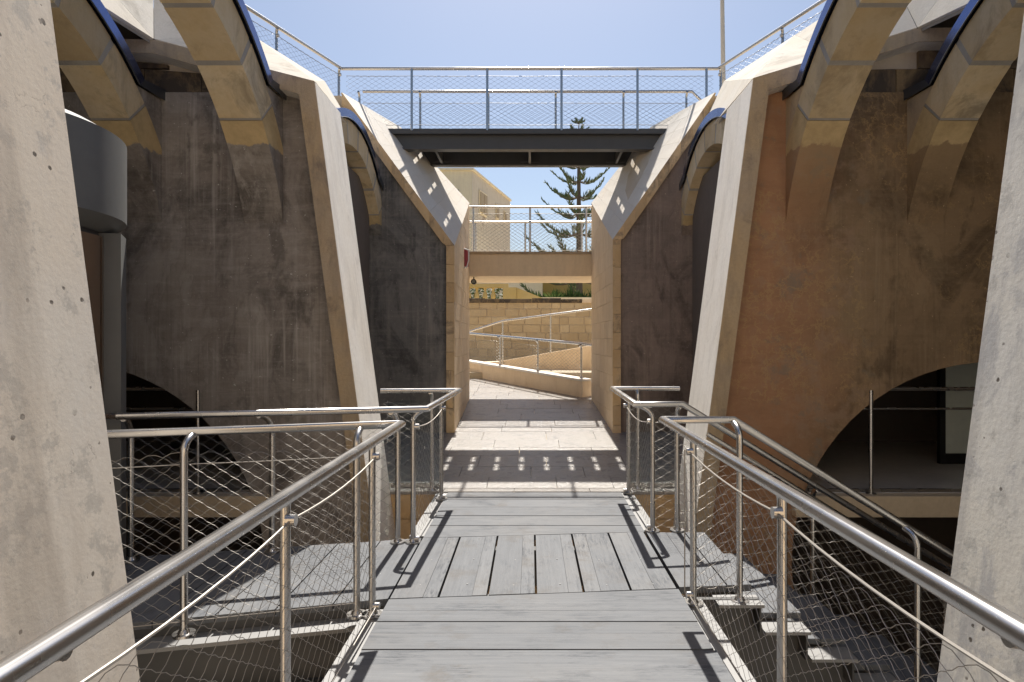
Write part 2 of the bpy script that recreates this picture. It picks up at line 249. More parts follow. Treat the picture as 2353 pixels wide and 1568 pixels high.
# ------------------------------------------------------------------ mesh helpers
def thing(name, label, cat, loc=(0, 0, 0), group=None):
    o = bpy.data.objects.new(name, None); COL.objects.link(o); o.location = loc; o.empty_display_size = 0.2
    o['label'] = label; o['category'] = cat
    if group: o['group'] = group
    return o
def struct(name, loc=(0, 0, 0)):
    o = bpy.data.objects.new(name, None); COL.objects.link(o); o.location = loc; o['kind'] = 'structure'; return o
def tag(o, label, cat, group=None):
    o['label'] = label; o['category'] = cat
    if group: o['group'] = group
    return o
def wloc(o):
    v = Vector((0, 0, 0))
    while o: v += Vector(o.location); o = o.parent
    return v
class MB:
    def __init__(s): s.v = []; s.f = []
    def add(s, vs, fs):
        k = len(s.v); s.v += [Vector(p) for p in vs]; s.f += [tuple(k+i for i in q) for q in fs]; return s
    def box(s, x0, x1, y0, y1, z0, z1):
        x0, x1 = sorted((x0, x1)); y0, y1 = sorted((y0, y1)); z0, z1 = sorted((z0, z1))
        return s.prism([(x0, y0, z0), (x1, y0, z0), (x1, y1, z0), (x0, y1, z0)], (0, 0, z1-z0))
    def prism(s, poly, vec):
        n = len(poly); vec = Vector(vec); a = [Vector(p) for p in poly]; b = [p+vec for p in a]
        return s.add(a+b, [tuple(range(n-1, -1, -1)), tuple(range(n, 2*n))] + [(i, (i+1) % n, n+(i+1) % n, n+i) for i in range(n)])
    def hexa(s, a, b):
        return s.add(list(a)+list(b), [(3, 2, 1, 0), (4, 5, 6, 7), (0, 1, 5, 4), (1, 2, 6, 5), (2, 3, 7, 6), (3, 0, 4, 7)])
    def tube(s, path, r, n=10, cap=True, closed=False):
        P = [Vector(p) for p in path]; m = len(P)
        rr = r if isinstance(r, (list, tuple)) else [r]*m
        up = None; k = len(s.v)
        for i, p in enumerate(P):
            a = P[i-1] if i else P[0]; b = P[i+1] if i < m-1 else P[-1]
            t = (b-a); t = t.normalized() if t.length > 1e-9 else Vector((0, 0, 1))
            if up is None:
                up = t.orthogonal().normalized()
            up = (up-t*up.dot(t))
            up = up.normalized() if up.length > 1e-6 else t.orthogonal().normalized()
            sd_ = t.cross(up)
            # keep the tube's section at mitred bends
            c = 1.0
            if 0 < i < m-1:
                d1 = (P[i]-a).normalized(); d2 = (b-P[i]).normalized()
                c = 1/max(0.5, math.sqrt(max(0.01, (1+d1.dot(d2))/2)))
            for j in range(n):
                an = 2*math.pi*j/n; off = up*math.cos(an)+sd_*math.sin(an)
                if c > 1.02:
                    bi = (d2-d1); bi = bi.normalized() if bi.length > 1e-6 else up
                    off = off + bi*off.dot(bi)*(c-1)
                s.v.append(p+off*rr[i])
        for i in range(m-1):
            for j in range(n):
                s.f.append((k+i*n+j, k+i*n+(j+1) % n, k+(i+1)*n+(j+1) % n, k+(i+1)*n+j))
        if cap:
            s.f.append(tuple(k+j for j in range(n-1, -1, -1))); s.f.append(tuple(k+(m-1)*n+j for j in range(n)))
        return s
    def disc(s, c, r, h, n=18):
        return s.tube([Vector(c), Vector(c)+Vector((0, 0, h))], r, n)
    def build(s, name, mat, parent=None, smooth=False, bevel=0.0, kind=None):
        me = bpy.data.meshes.new(name); o0 = wloc(parent) if parent else Vector((0, 0, 0))
        if not parent and s.v:
            xs = [p.x for p in s.v]; ys = [p.y for p in s.v]; zs = [p.z for p in s.v]
            o0 = Vector(((min(xs)+max(xs))/2, (min(ys)+max(ys))/2, min(zs)))
        me.from_pydata([p-o0 for p in s.v], [], s.f); me.validate()
        bm = bmesh.new(); bm.from_mesh(me); bmesh.ops.recalc_face_normals(bm, faces=bm.faces)
        if bevel: bmesh.ops.bevel(bm, geom=list(bm.edges), offset=bevel, segments=1, affect='EDGES')
        bm.to_mesh(me); bm.free()
        me.materials.append(M[mat] if isinstance(mat, str) else mat)
        if smooth:
            me.shade_smooth()
            me.set_sharp_from_angle(angle=math.radians(50))
        o = bpy.data.objects.new(name, me); COL.objects.link(o)
        if parent: o.parent = parent
        else: o.location = o0
        if kind: o['kind'] = kind
        return o
def jit(a): return random.uniform(-a, a)
def clip(poly, f):                                      # keep the part of a polygon where f(p) >= 0
    out = []
    for i, p in enumerate(poly):
        q = poly[(i+1) % len(poly)]; a, b = f(p), f(q)
        if a >= 0: out.append(p)
        if (a >= 0) != (b >= 0):
            t = a/(a-b); out.append(tuple(p[k]+(q[k]-p[k])*t for k in range(len(p))))
    return out
# ------------------------------------------------------------------ the setting
g = MB(); g.box(-400, 400, 15.2, 900, -0.6, 0.9)
g.build('ground', 'ground')['kind'] = 'structure'
g = MB(); g.box(-9, 9, -8, 15.2, -3.7, -3.2)
g.build('lower_court', 'court')['kind'] = 'structure'

# stone ramp from the boardwalk through the passage, paved with separate slabs
SL = 0.095
def zr(y): return max(0.0, SL*(y-7.2))
rampo = struct('ramp', (0, 7.1, 0))
bed = MB()
bed.prism([(-2.4, 7.06, -3.3), (-2.4, 7.06, -0.036), (-2.4, 7.2, -0.036), (-2.4, 17.5, zr(17.5)-0.036), (-2.4, 17.5, -3.3)], (4.8, 0, 0))
bed.build('ramp_bed', 'beam_stone', rampo)
y = 7.02; row = 0
while y < 16.6:
    d = 0.16 if row == 0 else (0.42 if row % 3 else 0.5)
    hw = 2.2 if y < 9.8 else 1.9
    x = -hw-random.uniform(0, 0.3)
    y1 = y+d-0.006
    while x < hw:
        wd = random.uniform(0.62, 1.05); x1 = min(x+wd-0.006, hw); x0 = max(x, -hw)
        if x1-x0 > 0.1:
            h = jit(0.0016)
            MB().hexa([(x0, y, zr(y)-0.034), (x1, y, zr(y)-0.034), (x1, y1, zr(y1)-0.034), (x0, y1, zr(y1)-0.034)],
                      [(x0, y, zr(y)+h), (x1, y, zr(y)+h), (x1, y1, zr(y1)+h), (x0, y1, zr(y1)+h)]).build('paving_slab', 'paving', rampo)
        x += wd
    y += d; row += 1
# stone facing under the ramp's front edge
for i in range(9):
    for j in range(4):
        x0 = -2.3+i*0.52+(0.26 if j % 2 else 0); z1 = -0.04-j*0.27
        MB().box(x0, x0+0.512, 7.03, 7.06, z1-0.262, z1).build('facing_stone', 'quoin', rampo)

SIDES = {
 -1: dict(xb=1.766, lean=0.132, ztop=4.17, E2=(3.66, 4.57), G=(3.84, 5.6, 4.64), fold=(1.17, 3.11), far=(1.21, 12.6, 4.37), a=1.36,
          ridge=2.94, rail=3.18, ribs=((2.47, 2.86), (3.68, 4.04)), rib2=(2.30, 2.70), circ=4.66, wall='render_grey', pan='render_blue', conc='concrete',
          nm='turret side', by='beside the grey drum turret'),
 1: dict(xb=1.825, lean=0.130, ztop=4.20, E2=(3.75, 4.68), G=(3.90, 5.6, 4.64), fold=(1.25, 3.20), far=(1.19, 12.6, 4.37), a=1.44,
          ridge=2.75, rail=3.14, ribs=((2.54, 2.93), (3.75, 4.11)), rib2=(2.315, 2.70), circ=4.60, wall='render_brown', pan='render_plum', conc='concrete_grey',
          nm='staircase side', by='beside the descending staircase')}
YB0, YB1, YW = 6.20, 7.05, 6.38
ZR = 5.46
def lean(d, z): return d['xb']+d['lean']*(z-H)
def rx(d, y): return d['ridge']-0.36*(y-9.67)            # half-width of the roof ridge at distance y

for s, d in SIDES.items():
    S = lambda x, y, z: Vector((s*x, y, z))
    # ---- near buttress
    t = thing('concrete_buttress', ('huge pale leaning concrete buttress beside the grey drum turret' if s < 0 else 'huge grey pitted leaning concrete buttress beyond the staircase'), 'buttress', S(2.6, 2.2, -3.2))
    m = MB()
    m.prism([S(lean(d, -3.2), 1.75, -3.2), S(lean(d, 4.2), 1.75, 4.2), S(lean(d, 4.2)+0.5, 1.75, 4.5), S(6.4, 1.75, 4.9), S(6.4, 1.75, -3.2)], (0, 0.85, 0))
    m.build('shaft', d['conc'], t, bevel=0.006)
    # ---- middle buttress: leaning leg with a shallow arm over the rendered wall
    t = thing('concrete_buttress', ('pale leaning concrete buttress framing the charcoal rendered wall' if s < 0 else 'pale leaning concrete buttress framing the umber brown wall'), 'buttress', S(1.6, 6.6, -3.2))
    zt = d['ztop']; E1 = S(lean(d, zt), YB0, zt); E2 = S(d['E2'][0], YB0, d['E2'][1])
    k = (d['E2'][1]-zt)/(d['E2'][0]-lean(d, zt))
    bw = 0.15
    leg = [S(lean(d, -3.2), YB0+0.012, -3.2), S(lean(d, zt), YB0+0.012, zt), S(lean(d, zt)+bw, YB0+0.012, zt+k*bw-0.165), S(lean(d, -3.2)+bw, YB0+0.012, -3.2)]
    MB().prism(leg, (0, YB1-YB0-0.012, 0)).build('leg', 'concrete_pale', t, bevel=0.008)
    arm = [S(lean(d, zt)+0.001, YB0+0.012, zt), S(d['E2'][0], YB0+0.012, d['E2'][1]), S(5.2, YB0+0.012, d['E2'][1]+0.03), S(5.2, YB0+0.012, d['E2'][1]-0.10),
           S(d['E2'][0], YB0+0.012, d['E2'][1]-0.13), S(lean(d, zt)+bw+0.001, YB0+0.012, zt+k*bw-0.165)]
    MB().prism(arm, (0, 0.42, 0)).build('arm', 'concrete_pale', t)
    f = [p-Vector((0, 0.012, 0)) for p in leg]; f[0].z = f[3].z = -3.19
    MB().prism(f, (0, 0.0095, 0)).build('front_band', 'brown_band', t)  # thin skin over the pale leg, its shaded front put in as brown
    f = [p-Vector((0, 0.012, 0)) for p in arm]
    MB().prism(f, (0, 0.0095, 0)).build('front_band', 'brown_band', t)
    # ---- rendered wall with its round opening, stone courses on top
    t = thing('rendered_wall', ('charcoal cement-rendered wall with a round arched opening and pale streaks' if s < 0 else 'umber brown rendered wall with crackle veins and a round arched opening'), 'wall', S(3.5, YW, -3.2))
    R, zc, xc = 2.0, -0.56, d['circ']
    m = MB(); T = 0.42; zt2 = 4.13
    x0 = 1.2
    xs = [x0, xc-R] + [xc-R*math.cos(math.pi*i/36) for i in range(1, 36)] + [xc+R, 6.9]
    def arc(x):
        q = R*R-(x-xc)**2
        return math.sqrt(q) if q > 0 else 0.0
    for i in range(len(xs)-1):
        a, b = xs[i], xs[i+1]
        ia, ib = arc(a), arc(b)
        if i == 0 or i == len(xs)-2:
            la = lambda z: max(a, lean(d, z)+0.04) if i == 0 else a
            m.prism([S(la(-3.2), YW, -3.2), S(b, YW, -3.2), S(b, YW, zt2), S(la(zt2), YW, zt2)], (0, T, 0)) if i else \
            m.prism([S(lean(d, -3.2)+0.04, YW, -3.2), S(b, YW, -3.2), S(b, YW, zt2), S(lean(d, zt2)+0.04, YW, zt2)], (0, T, 0))
        else:
            m.prism([S(a, YW, zc+ia), S(b, YW, zc+ib), S(b, YW, zt2), S(a, YW, zt2)], (0, T, 0))
            m.prism([S(a, YW, -3.2), S(b, YW, -3.2), S(b, YW, zc-ib), S(a, YW, zc-ia)], (0, T, 0))
    bmm = m.build('render_coat', d['wall'], t)
    bm = bmesh.new(); bm.from_mesh(bmm.data); bmesh.ops.remove_doubles(bm, verts=bm.verts, dist=1e-4)
    dup = {}
    for fc in bm.faces: dup.setdefault(tuple(sorted(v.index for v in fc.verts)), []).append(fc)
    bmesh.ops.delete(bm, geom=[fc for L in dup.values() if len(L) > 1 for fc in L], context='FACES_ONLY')
    bmesh.ops.recalc_face_normals(bm, faces=bm.faces); bm.to_mesh(bmm.data); bm.free()
    MB().prism([S(lean(d, zt)+0.2, YW+0.06, zt2-0.02), S(lean(d, zt)+0.2, YW+0.06, zt2+0.005), S(d['E2'][0], YW+0.06, d['E2'][1]-0.06), S(6.6, YW+0.06, d['E2'][1]-0.06), S(6.6, YW+0.06, zt2-0.02)], (0, 0.3, 0)).build('stone_backing', 'pointing', t)
    for j, (za, zb) in enumerate(((4.134, 4.37), (4.378, 4.6))):
        xx = 2.05+(0.2 if j else 0)
        while xx < 5.4:
            wd = random.uniform(0.42, 0.72); xa = max(xx, d['xb']+0.55)
            top = lambda x_: min(zb, zt+k*(x_-lean(d, zt))-0.15, d['E2'][1]-0.11)
            if xx+wd-xa > 0.15 and top(xa) > za+0.02:
                MB().prism([S(xa, YW+0.02+jit(0.006), za), S(xx+wd-0.008, YW+0.02, za), S(xx+wd-0.008, YW+0.02, max(za+0.02, top(xx+wd))), S(xa, YW+0.02, max(za+0.02, top(xa)))], (0, 0.05, 0)).build('stone', 'block_black', t)
            xx += wd
    # ---- arch ribs over the near bay, spanning from buttress to buttress
    def rib(name, label, x0, x1, yc, zc, Ri, Re, yw, t_dark, step, foot, dark, group=None):
        t = thing(name, label, 'arch rib', S((x0+x1)/2, yc+Ri, zc), group)
        pt = lambda R, th, x: S(x, yc+R*math.cos(th), zc+R*math.sin(th))
        def seg(a0, a1, r0, r1, xa, xb, mat, nm, n=6, bev=0.0):
            m = MB(); P = []
            for i in range(n+1):
                th = a0+(a1-a0)*i/n
                P.append((pt(r0, th, xa), pt(r0, th, xb), pt(r1, th, xb), pt(r1, th, xa)))
            k0 = len(m.v)
            for q in P: m.v += list(q)
            for i in range(n):
                for j in range(4):
                    m.f.append((i*4+j, i*4+(j+1) % 4, i*4+4+(j+1) % 4, i*4+4+j))
            m.f += [(3, 2, 1, 0), (n*4, n*4+1, n*4+2, n*4+3)]
            return m.build(nm, mat, t, smooth=True)
        th0 = math.acos(min(0.999, (yw+0.05-yc)/Ri)); rd = math.radians
        seg(th0, rd(t_dark+5)-0.002, Ri, Re, x0, x1, 'foot_'+dark, 'springer', 10)
        # infill between the springer and the wall
        a = rd(t_dark)
        ths = [math.acos(min(1, max(-1, (foot[0][0]-yc)/Re)))]
        th = ths[0]; poly = []
        while Re*math.cos(th) < yw+0.05-yc and th > 0.05:
            poly.append(pt(Re+0.001, th, x0)); th -= 0.03
        poly += [S(x0, yw+0.05, poly[-1].z), S(x0, yw+0.05, foot[1][1]-0.01), S(x0, foot[0][0], foot[0][1]-0.012)]
        MB().prism(poly, S(x1-x0-0.02, 0, 0)).build('spandrel_infill', 'render_grey' if dark != 'render_brown' else 'brown_band', t)
        a = rd(t_dark+5); mb = 0.024/Ri
        seg(a, math.pi-rd(15), Ri+0.003, Re-0.003, x0+0.003, x1-0.003, 'mortar', 'mortar', 40)
        while a < math.pi-rd(18):
            e = min(a+rd(step), math.pi-rd(15))
            seg(a+mb, e-mb, Ri, Re, x0+jit(0.003), x1+jit(0.003), 'voussoir', 'voussoir', 4)
            a = e
        # flashing: cover sheet with a lip towards the walkway, kicked out onto the wall
        pth = []
        th = math.pi-rd(15); te = math.acos((foot[0][0]-yc)/(Re+0.02))
        while th > te:
            pth.append((yc+(Re+0.02)*math.cos(th), zc+(Re+0.02)*math.sin(th), math.cos(th), math.sin(th))); th -= 0.06
        n_arc = len(pth)
        pth.append((foot[0][0], foot[0][1]+0.0, math.cos(te), math.sin(te)))
        def sheet(pth, mat, nm, hgt):
            m = MB()
            for i in range(len(pth)):
                yy, zz, cy, cz = pth[i]
                q = [S(x0-0.035, yy-0.012*cy, zz-0.012*cz), S(x0-0.027, yy-0.012*cy, zz-0.012*cz), S(x0-0.027, yy+hgt*cy, zz+hgt*cz), S(x1+0.03, yy+hgt*cy, zz+hgt*cz), S(x1+0.03, yy+(hgt+0.007)*cy, zz+(hgt+0.007)*cz), S(x0-0.035, yy+(hgt+0.007)*cy, zz+(hgt+0.007)*cz)]
                m.v += q
            for i in range(len(pth)-1):
                for j in range(6):
                    m.f.append((i*6+j, i*6+(j+1) % 6, i*6+6+(j+1) % 6, i*6+6+j))
            m.f += [(5, 4, 3, 2, 1, 0), tuple(len(m.v)-6+j for j in range(6))]
            return m.build(nm, mat, t)
        sheet(pth, 'flash', 'flashing', 0.085)
        sheet([(foot[0][0]-0.003, foot[0][1]-0.002, math.cos(te), math.sin(te)), (foot[1][0], foot[1][1], 0, 1)], 'flash_dark', 'flashing_foot', 0.087)
        m = MB(); m.tube([S(x0-0.031, p[0]-0.012*p[2], p[1]-0.012*p[3]) for p in pth], 0.008, 6)
        m.build('drip_edge', 'flash_dark', t)
        return t
    who = 'over the charcoal wall' if s < 0 else 'over the umber wall'
    for i, (x0, x1) in enumerate(d['ribs']):
        rib('arch_rib', ('golden stone arch rib next to the pale buttress ' if i == 0 else 'golden stone arch rib further out, ')+who, x0, x1, 4.26, 2.14, 2.23, 2.55, YW, 38.5, 14.0, ((5.98, 4.05), (YW+0.01, 4.06)), d['wall'], 'stone arch ribs spanning the bays')
    rib('arch_rib', 'small golden stone arch rib between the pale buttress and the '+('blue-black' if s < 0 else 'plum grey')+' panel', d['rib2'][0], d['rib2'][1], 8.40, 2.55, 1.62, 1.92, 9.92, 33, 16, ((9.55, 4.07), (9.925, 3.95)), d['pan'], 'stone arch ribs spanning the bays')
    # ---- sloping limestone roof above the bays
    t = thing('sloping_roof', 'white sloping limestone roof '+who, 'roof', S(3.2, 7.5, 4.2))
    Lp = S(2.50 if s < 0 else 2.44, 9.78, 4.55)
    ro = 3.15 if s < 0 else 2.95
    Tp = lambda yy: S(ro+0.32*(9.78-yy), yy, 5.62)
    e1, e2, G = E1+Vector((0, 0.43, 0.012)), E2+Vector((0, 0.012, 0.012)), S(*d['G'])
    e1 = E1+Vector((0, 0.03, 0.004))
    G2 = S(4.5, 4.0, 4.95)
    tris = [(e1, Lp, Tp(9.78)), (e1, Tp(9.78), Tp(8.3)), (e1, Tp(8.3), (e1+e2)/2), ((e1+e2)/2, Tp(8.3), Tp(6.9)), ((e1+e2)/2, Tp(6.9), e2), (e2, Tp(6.9), Tp(5.6)), (e2, Tp(5.6), G), (G, Tp(5.6), Tp(4.0)), (G, Tp(4.0), G2)]
    for tr in tris:
        n = (tr[1]-tr[0]).cross(tr[2]-tr[0]).normalized()
        if n.z < 0: n = -n
        cen = (tr[0]+tr[1]+tr[2])/3
        P = [p+(cen-p).normalized()*0.004 for p in tr]
        MB().prism(P, -n*0.03).build('roof_slab', 'roof_cap', t)
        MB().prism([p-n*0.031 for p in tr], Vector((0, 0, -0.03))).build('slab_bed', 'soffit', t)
    # ---- passage block: stone-clad abutment with a sloped shoulder
    t = thing('stone_abutment', ('stone-clad passage abutment with sloped shoulder carrying the red alarm box' if s < 0 else 'stone-clad passage abutment with sloped shoulder framing the plum grey panel'), 'abutment', S(2.0, 11.0, -3.2))
    fx, fz = d['fold']; qx, qy, qz = d['far']; a_ = d['a']; Y0 = 9.80
    c = 0.03
    rxn = fx+(ZR-fz)/a_; rfx = d['ridge']-0.36*(11.4-9.67)
    core = MB()
    v = [S(fx+c, Y0+0.06, -3.2), S(fx+c, Y0+0.06, fz-0.01), S(rxn+c, Y0+0.06, ZR-0.03), S(7, Y0+0.06, ZR-0.03), S(7, Y0+0.06, -3.2),
         S(qx+c, qy, -3.2), S(qx+c, qy, qz-0.01), S(rfx+c, 11.4, ZR-0.03), S(7, 11.4, ZR-0.03), S(7, qy, -3.2)]
    core.add(v, [(0, 1, 2, 3, 4), (5, 9, 8, 7, 6), (0, 5, 6, 1), (1, 6, 7, 2), (2, 7, 8, 3), (3, 8, 9, 4), (0, 4, 9, 5)])
    core.build('core', 'pointing', t)
    kf = (qz-fz)/(qy-Y0)
    z = -0.02; j = 0
    while z < qz:
        yy = Y0-0.001-(0.22 if j % 2 else 0.0)
        while yy < qy:
            wd = 0.46+jit(0.06); ya = max(yy, Y0); yb = min(yy+wd-0.004, qy)
            if yb-ya > 0.05:
                po = clip([(ya, z), (yb, z), (yb, z+0.281), (ya, z+0.281)], lambda p: fz+(p[0]-Y0)*kf-p[1])
                if len(po) >= 3 and po[0][1] < 6:
                    X = lambda y_: fx+(qx-fx)*(y_-Y0)/(qy-Y0)
                    hh = jit(0.0015)
                    if max(p[1] for p in po)-min(p[1] for p in po) > 0.02 and max(p[1] for p in po) > zr(ya)-0.02:
                        MB().prism([S(X(p[0])+hh, p[0], p[1]) for p in po], S(c-0.002, 0, 0)).build('cladding_stone', 'cladding', t)
            yy += wd
        z += 0.285; j += 1
    # slope cladding, laid in strips parallel to the fold
    A, B, Cc, D = S(fx, Y0, fz), S(qx, qy, qz), S(rfx, 11.4, ZR), S(rxn, Y0, ZR)
    nrm = (B-A).cross(D-A).normalized()
    if nrm.z < 0: nrm = -nrm
    pt = lambda u, v_: (A*(1-u)+B*u)*(1-v_)+(D*(1-u)+Cc*u)*v_
    NV = 9
    for j in range(NV):
        cuts = [0.0]; 
        while cuts[-1] < 0.9: cuts.append(min(1.0, cuts[-1]+random.uniform(0.22, 0.36)))
        if cuts[-1] < 1: cuts.append(1.0)
        for i in range(len(cuts)-1):
            u0, u1 = cuts[i], cuts[i+1]; v0, v1 = j/NV, (j+1)/NV
            P = [pt(u0, v0), pt(u1, v0), pt(u1, v1), pt(u0, v1)]; cen = sum(P, Vector())/4
            P = [p+(cen-p).normalized()*0.003 for p in P]
            MB().prism(P, -nrm*0.028).build('shoulder_slab', 'roof_slab', t)
    # stones of the frame round the panel
    fw = 0.125; nz = 13
    z = -0.1
    while z < fz-0.02:
        z1 = min(z+random.choice((0.26, 0.28, 0.3, 0.46)), fz)
        if fz-z1 < 0.12: z1 = fz
        MB().prism([S(fx+0.002, Y0-0.012+jit(0.002), z+0.003), S(fx+fw, Y0-0.012, z+0.003), S(fx+fw, Y0-0.012, z1-0.003-(0 if z1 < fz else 0.0)), S(fx+0.002, Y0-0.012, z1-0.003)], (0, 0.13, 0)).build('frame_stone', 'quoin', t)
        z = z1
    ns = 9
    for i in range(ns):
        u0, u1 = i/ns, (i+1)/ns
        p = lambda u: (fx+(rxn-fx)*u, fz+(ZR-fz)*u)
        (xa, za), (xb, zb) = p(u0), p(u1)
        off = 0.165
        MB().prism([S(xa, Y0-0.012+jit(0.002), za+0.002), S(xb-0.003, Y0-0.012, zb-0.002), S(xb-0.003+(0.0 if False else 0.0), Y0-0.012, zb-0.002-off*a_*0.95), S(xa, Y0-0.012, za+0.002-off*a_*0.95)] if i else
                   [S(xa, Y0-0.012, za+0.002), S(xb-0.003, Y0-0.012, zb-0.002), S(xb-0.003, Y0-0.012, zb-0.002-off*a_*0.95), S(fx+fw, Y0-0.012, za+0.002)], (0, 0.13, 0)).build('frame_stone', 'quoin', t)
    po = [S(fx+fw-0.02, Y0+0.05, -3.2), S(fx+fw-0.02, Y0+0.05, fz-0.05), S(rxn+0.0, Y0+0.05, ZR-0.22), S(4.6, Y0+0.05, ZR-0.3), S(4.6, Y0+0.05, -3.2)]
    MB().prism(po, (0, 0.008, 0)).build('rendered_panel', d['pan'], t)
    # ---- upper terrace behind the ridge
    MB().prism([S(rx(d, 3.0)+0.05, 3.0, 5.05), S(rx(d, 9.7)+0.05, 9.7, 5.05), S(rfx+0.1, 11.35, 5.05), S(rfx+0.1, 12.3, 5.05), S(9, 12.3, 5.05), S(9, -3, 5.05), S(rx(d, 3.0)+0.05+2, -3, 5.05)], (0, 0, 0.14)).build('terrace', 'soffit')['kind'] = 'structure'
    # outer wall closing the bays
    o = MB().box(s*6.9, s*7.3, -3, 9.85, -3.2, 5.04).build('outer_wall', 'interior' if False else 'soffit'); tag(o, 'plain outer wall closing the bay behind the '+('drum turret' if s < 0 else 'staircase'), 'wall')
    # ---- room behind the round opening
    t = thing('interior_room', ('dark room behind the round opening in the charcoal wall' if s < 0 else 'dark room with a glazed door behind the round opening'), 'room', S(4.5, 8.0, -3.2))
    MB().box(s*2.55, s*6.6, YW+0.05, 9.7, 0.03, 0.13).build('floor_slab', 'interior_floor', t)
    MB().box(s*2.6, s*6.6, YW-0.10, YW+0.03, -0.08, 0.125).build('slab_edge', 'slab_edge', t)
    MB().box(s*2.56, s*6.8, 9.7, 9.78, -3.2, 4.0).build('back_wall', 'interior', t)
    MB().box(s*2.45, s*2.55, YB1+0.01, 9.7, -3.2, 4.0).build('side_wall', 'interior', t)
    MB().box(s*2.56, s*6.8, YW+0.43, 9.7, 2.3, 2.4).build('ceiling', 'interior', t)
    for xx in ((4.25, 5.6) if s > 0 else (3.32, 4.9)):
        m = MB(); m.tube([S(xx-(0.86 if s > 0 else 0), YW+0.0, 0.125), S(xx-(0.86 if s > 0 else 0), YW+0.0, 1.16)], 0.02, 10); m.disc(S(xx-(0.86 if s > 0 else 0), YW, 0.125), 0.05, 0.012); m.build('rail_post', 'steel', t, True)
    for zz in (1.17, 0.97): MB().tube([S(2.7, YW+0.05, zz), S(6.5, YW+0.05, zz)], 0.02 if zz > 1 else 0.012, 10).build('rail', 'steel', t, True)
    MB().box(s*2.8, s*6.5, YW+0.06, YW+0.09, 0.132, 0.16).build('glass_channel', 'steel', t)
    if s > 0:
        dr = MB(); dr.box(5.05, 5.12, 7.9, 7.96, 0.132, 1.5); dr.box(5.70, 5.76, 7.9, 7.96, 0.132, 1.5); dr.box(5.121, 5.699, 7.9, 7.96, 0.132, 0.26); dr.box(5.121, 5.699, 7.9, 7.96, 1.42, 1.5)
        dr = dr.build('door_frame', 'black', t); MB().box(5.122, 5.698, 7.92, 7.94, 0.262, 1.418).build('door_panel', 'pane_pale', t)

# limestone facade of the wing behind, facing down the boardwalk
t = thing('rear_facade', 'sunlit limestone facade closing the court at the start of the boardwalk', 'facade', (0, -5.5, -3.2))
for a, b, z0, z1 in ((-7.3, -1.1, -3.2, 6.5), (1.2, 7.3, -3.2, 6.5), (-1.1, 1.2, 2.6, 6.5), (-1.1, 1.2, -3.2, -0.05)):
    MB().box(a, b, -6.0, -5.5, z0, z1).build('wall', 'cladding', t)
MB().box(-7.4, 7.4, -6.1, -5.3, 6.5, 6.75).build('cornice', 'cladding', t)
MB().box(-1.1, 1.2, -5.9, -5.8, -0.05, 2.6).build('door', 'bronze', t)
MB().box(-0.9, 0.98, -5.5, -1.62, -0.3, -0.002).build('landing', 'paving', t)
# ------------------------------------------------------------------ railings
def net(parent, p0, p1, h0, h1, cw=0.125, ch=0.088, r=0.0013, sag=0.02, mat='wire'):
    """woven cable net between two bottom points: zigzag wires that touch their neighbours"""
    p0, p1 = Vector(p0), Vector(p1); L = (p1-p0).length; d = (p1-p0)/L
    side = Vector((0, 0, 1)).cross(d).normalized()
    nx = max(2, int(round(L/(cw/2)))); rows = max(2, int(round(max(h0, h1)/(ch/2)))); rows += rows % 2
    m = MB(); kk = 3
    ph = random.uniform(0, 6)
    for j in range(rows+1):
        pts = []
        for i in range(nx*kk+1):
            u = i/(nx*kk); hh = h0+(h1-h0)*u
            tri = math.cos(math.pi*i/kk)*(1 if j % 2 else -1)
            v = (j+0.47*tri)/rows
            v = min(1, max(0, v))
            zz = v*hh - sag*v*4*u*(1-u)*(0.5+0.5*v)
            pts.append(p0+d*(u*L)+Vector((0, 0, zz+0.0015*math.sin(9*u+ph)))+side*(0.003*math.sin(7*u*L+ph)))
        m.tube(pts, r, 3, cap=False)
    return m.build('mesh_net', mat, parent, False, kind='stuff')
def cable(parent, pts, r=0.004, sag=0.02, mat='wire'):
    out = []
    for i in range(len(pts)-1):
        a, b = Vector(pts[i]), Vector(pts[i+1])
        for k in range(9 if i == len(pts)-2 else 8):
            u = k/8; out.append(a.lerp(b, u)-Vector((0, 0, sag*4*u*(1-u))))
    return MB().tube(out, r, 6).build('cable', mat, parent, True)
def post(parent, base, top, r=0.021, bend=True, plate=True):
    """upright tube whose head bends over to the handrail"""
    b, t = Vector(base), Vector(top); off = Vector((t.x-b.x, t.y-b.y, 0))
    P = [b]
    zt = t.z-0.02
    if bend and off.length > 0.02:
        zb = zt-max(0.095, off.length*0.72)
        P.append(Vector((b.x, b.y, zb-0.02)))
        for i in range(0, 8):
            a = i/7*math.pi/2*0.93
            P.append(Vector((b.x, b.y, zb))+off*(1-math.cos(a))/(1-math.cos(math.pi/2*0.93))+Vector((0, 0, (zt-zb)*math.sin(a)/math.sin(math.pi/2*0.93))))
    else: P.append(Vector((t.x, t.y, zt)))
    o = MB().tube(P, r, 14).build('post', 'steel', parent, True)
    if plate:
        m = MB(); m.disc(b, 0.062, 0.013, 20); m.tube([b+Vector((0, 0, 0.0131)), b+Vector((0, 0, 0.035))], [0.036, 0.024], 14); m.build('base_plate', 'steel', o, True)
    # cable clamps
    return o
def clamp(parent, p):
    MB().tube([Vector(p)-Vector((0.018, 0, 0)), Vector(p)+Vector((0.02, 0, 0))], 0.024, 14).build('clamp', 'steel', parent, True)
def handrail(parent, pts, r=0.0255):
    return MB().tube(pts, r, 20).build('handrail', 'steel', parent, True)
GR = 'stainless railings of the boardwalk'
RZ = 1.117
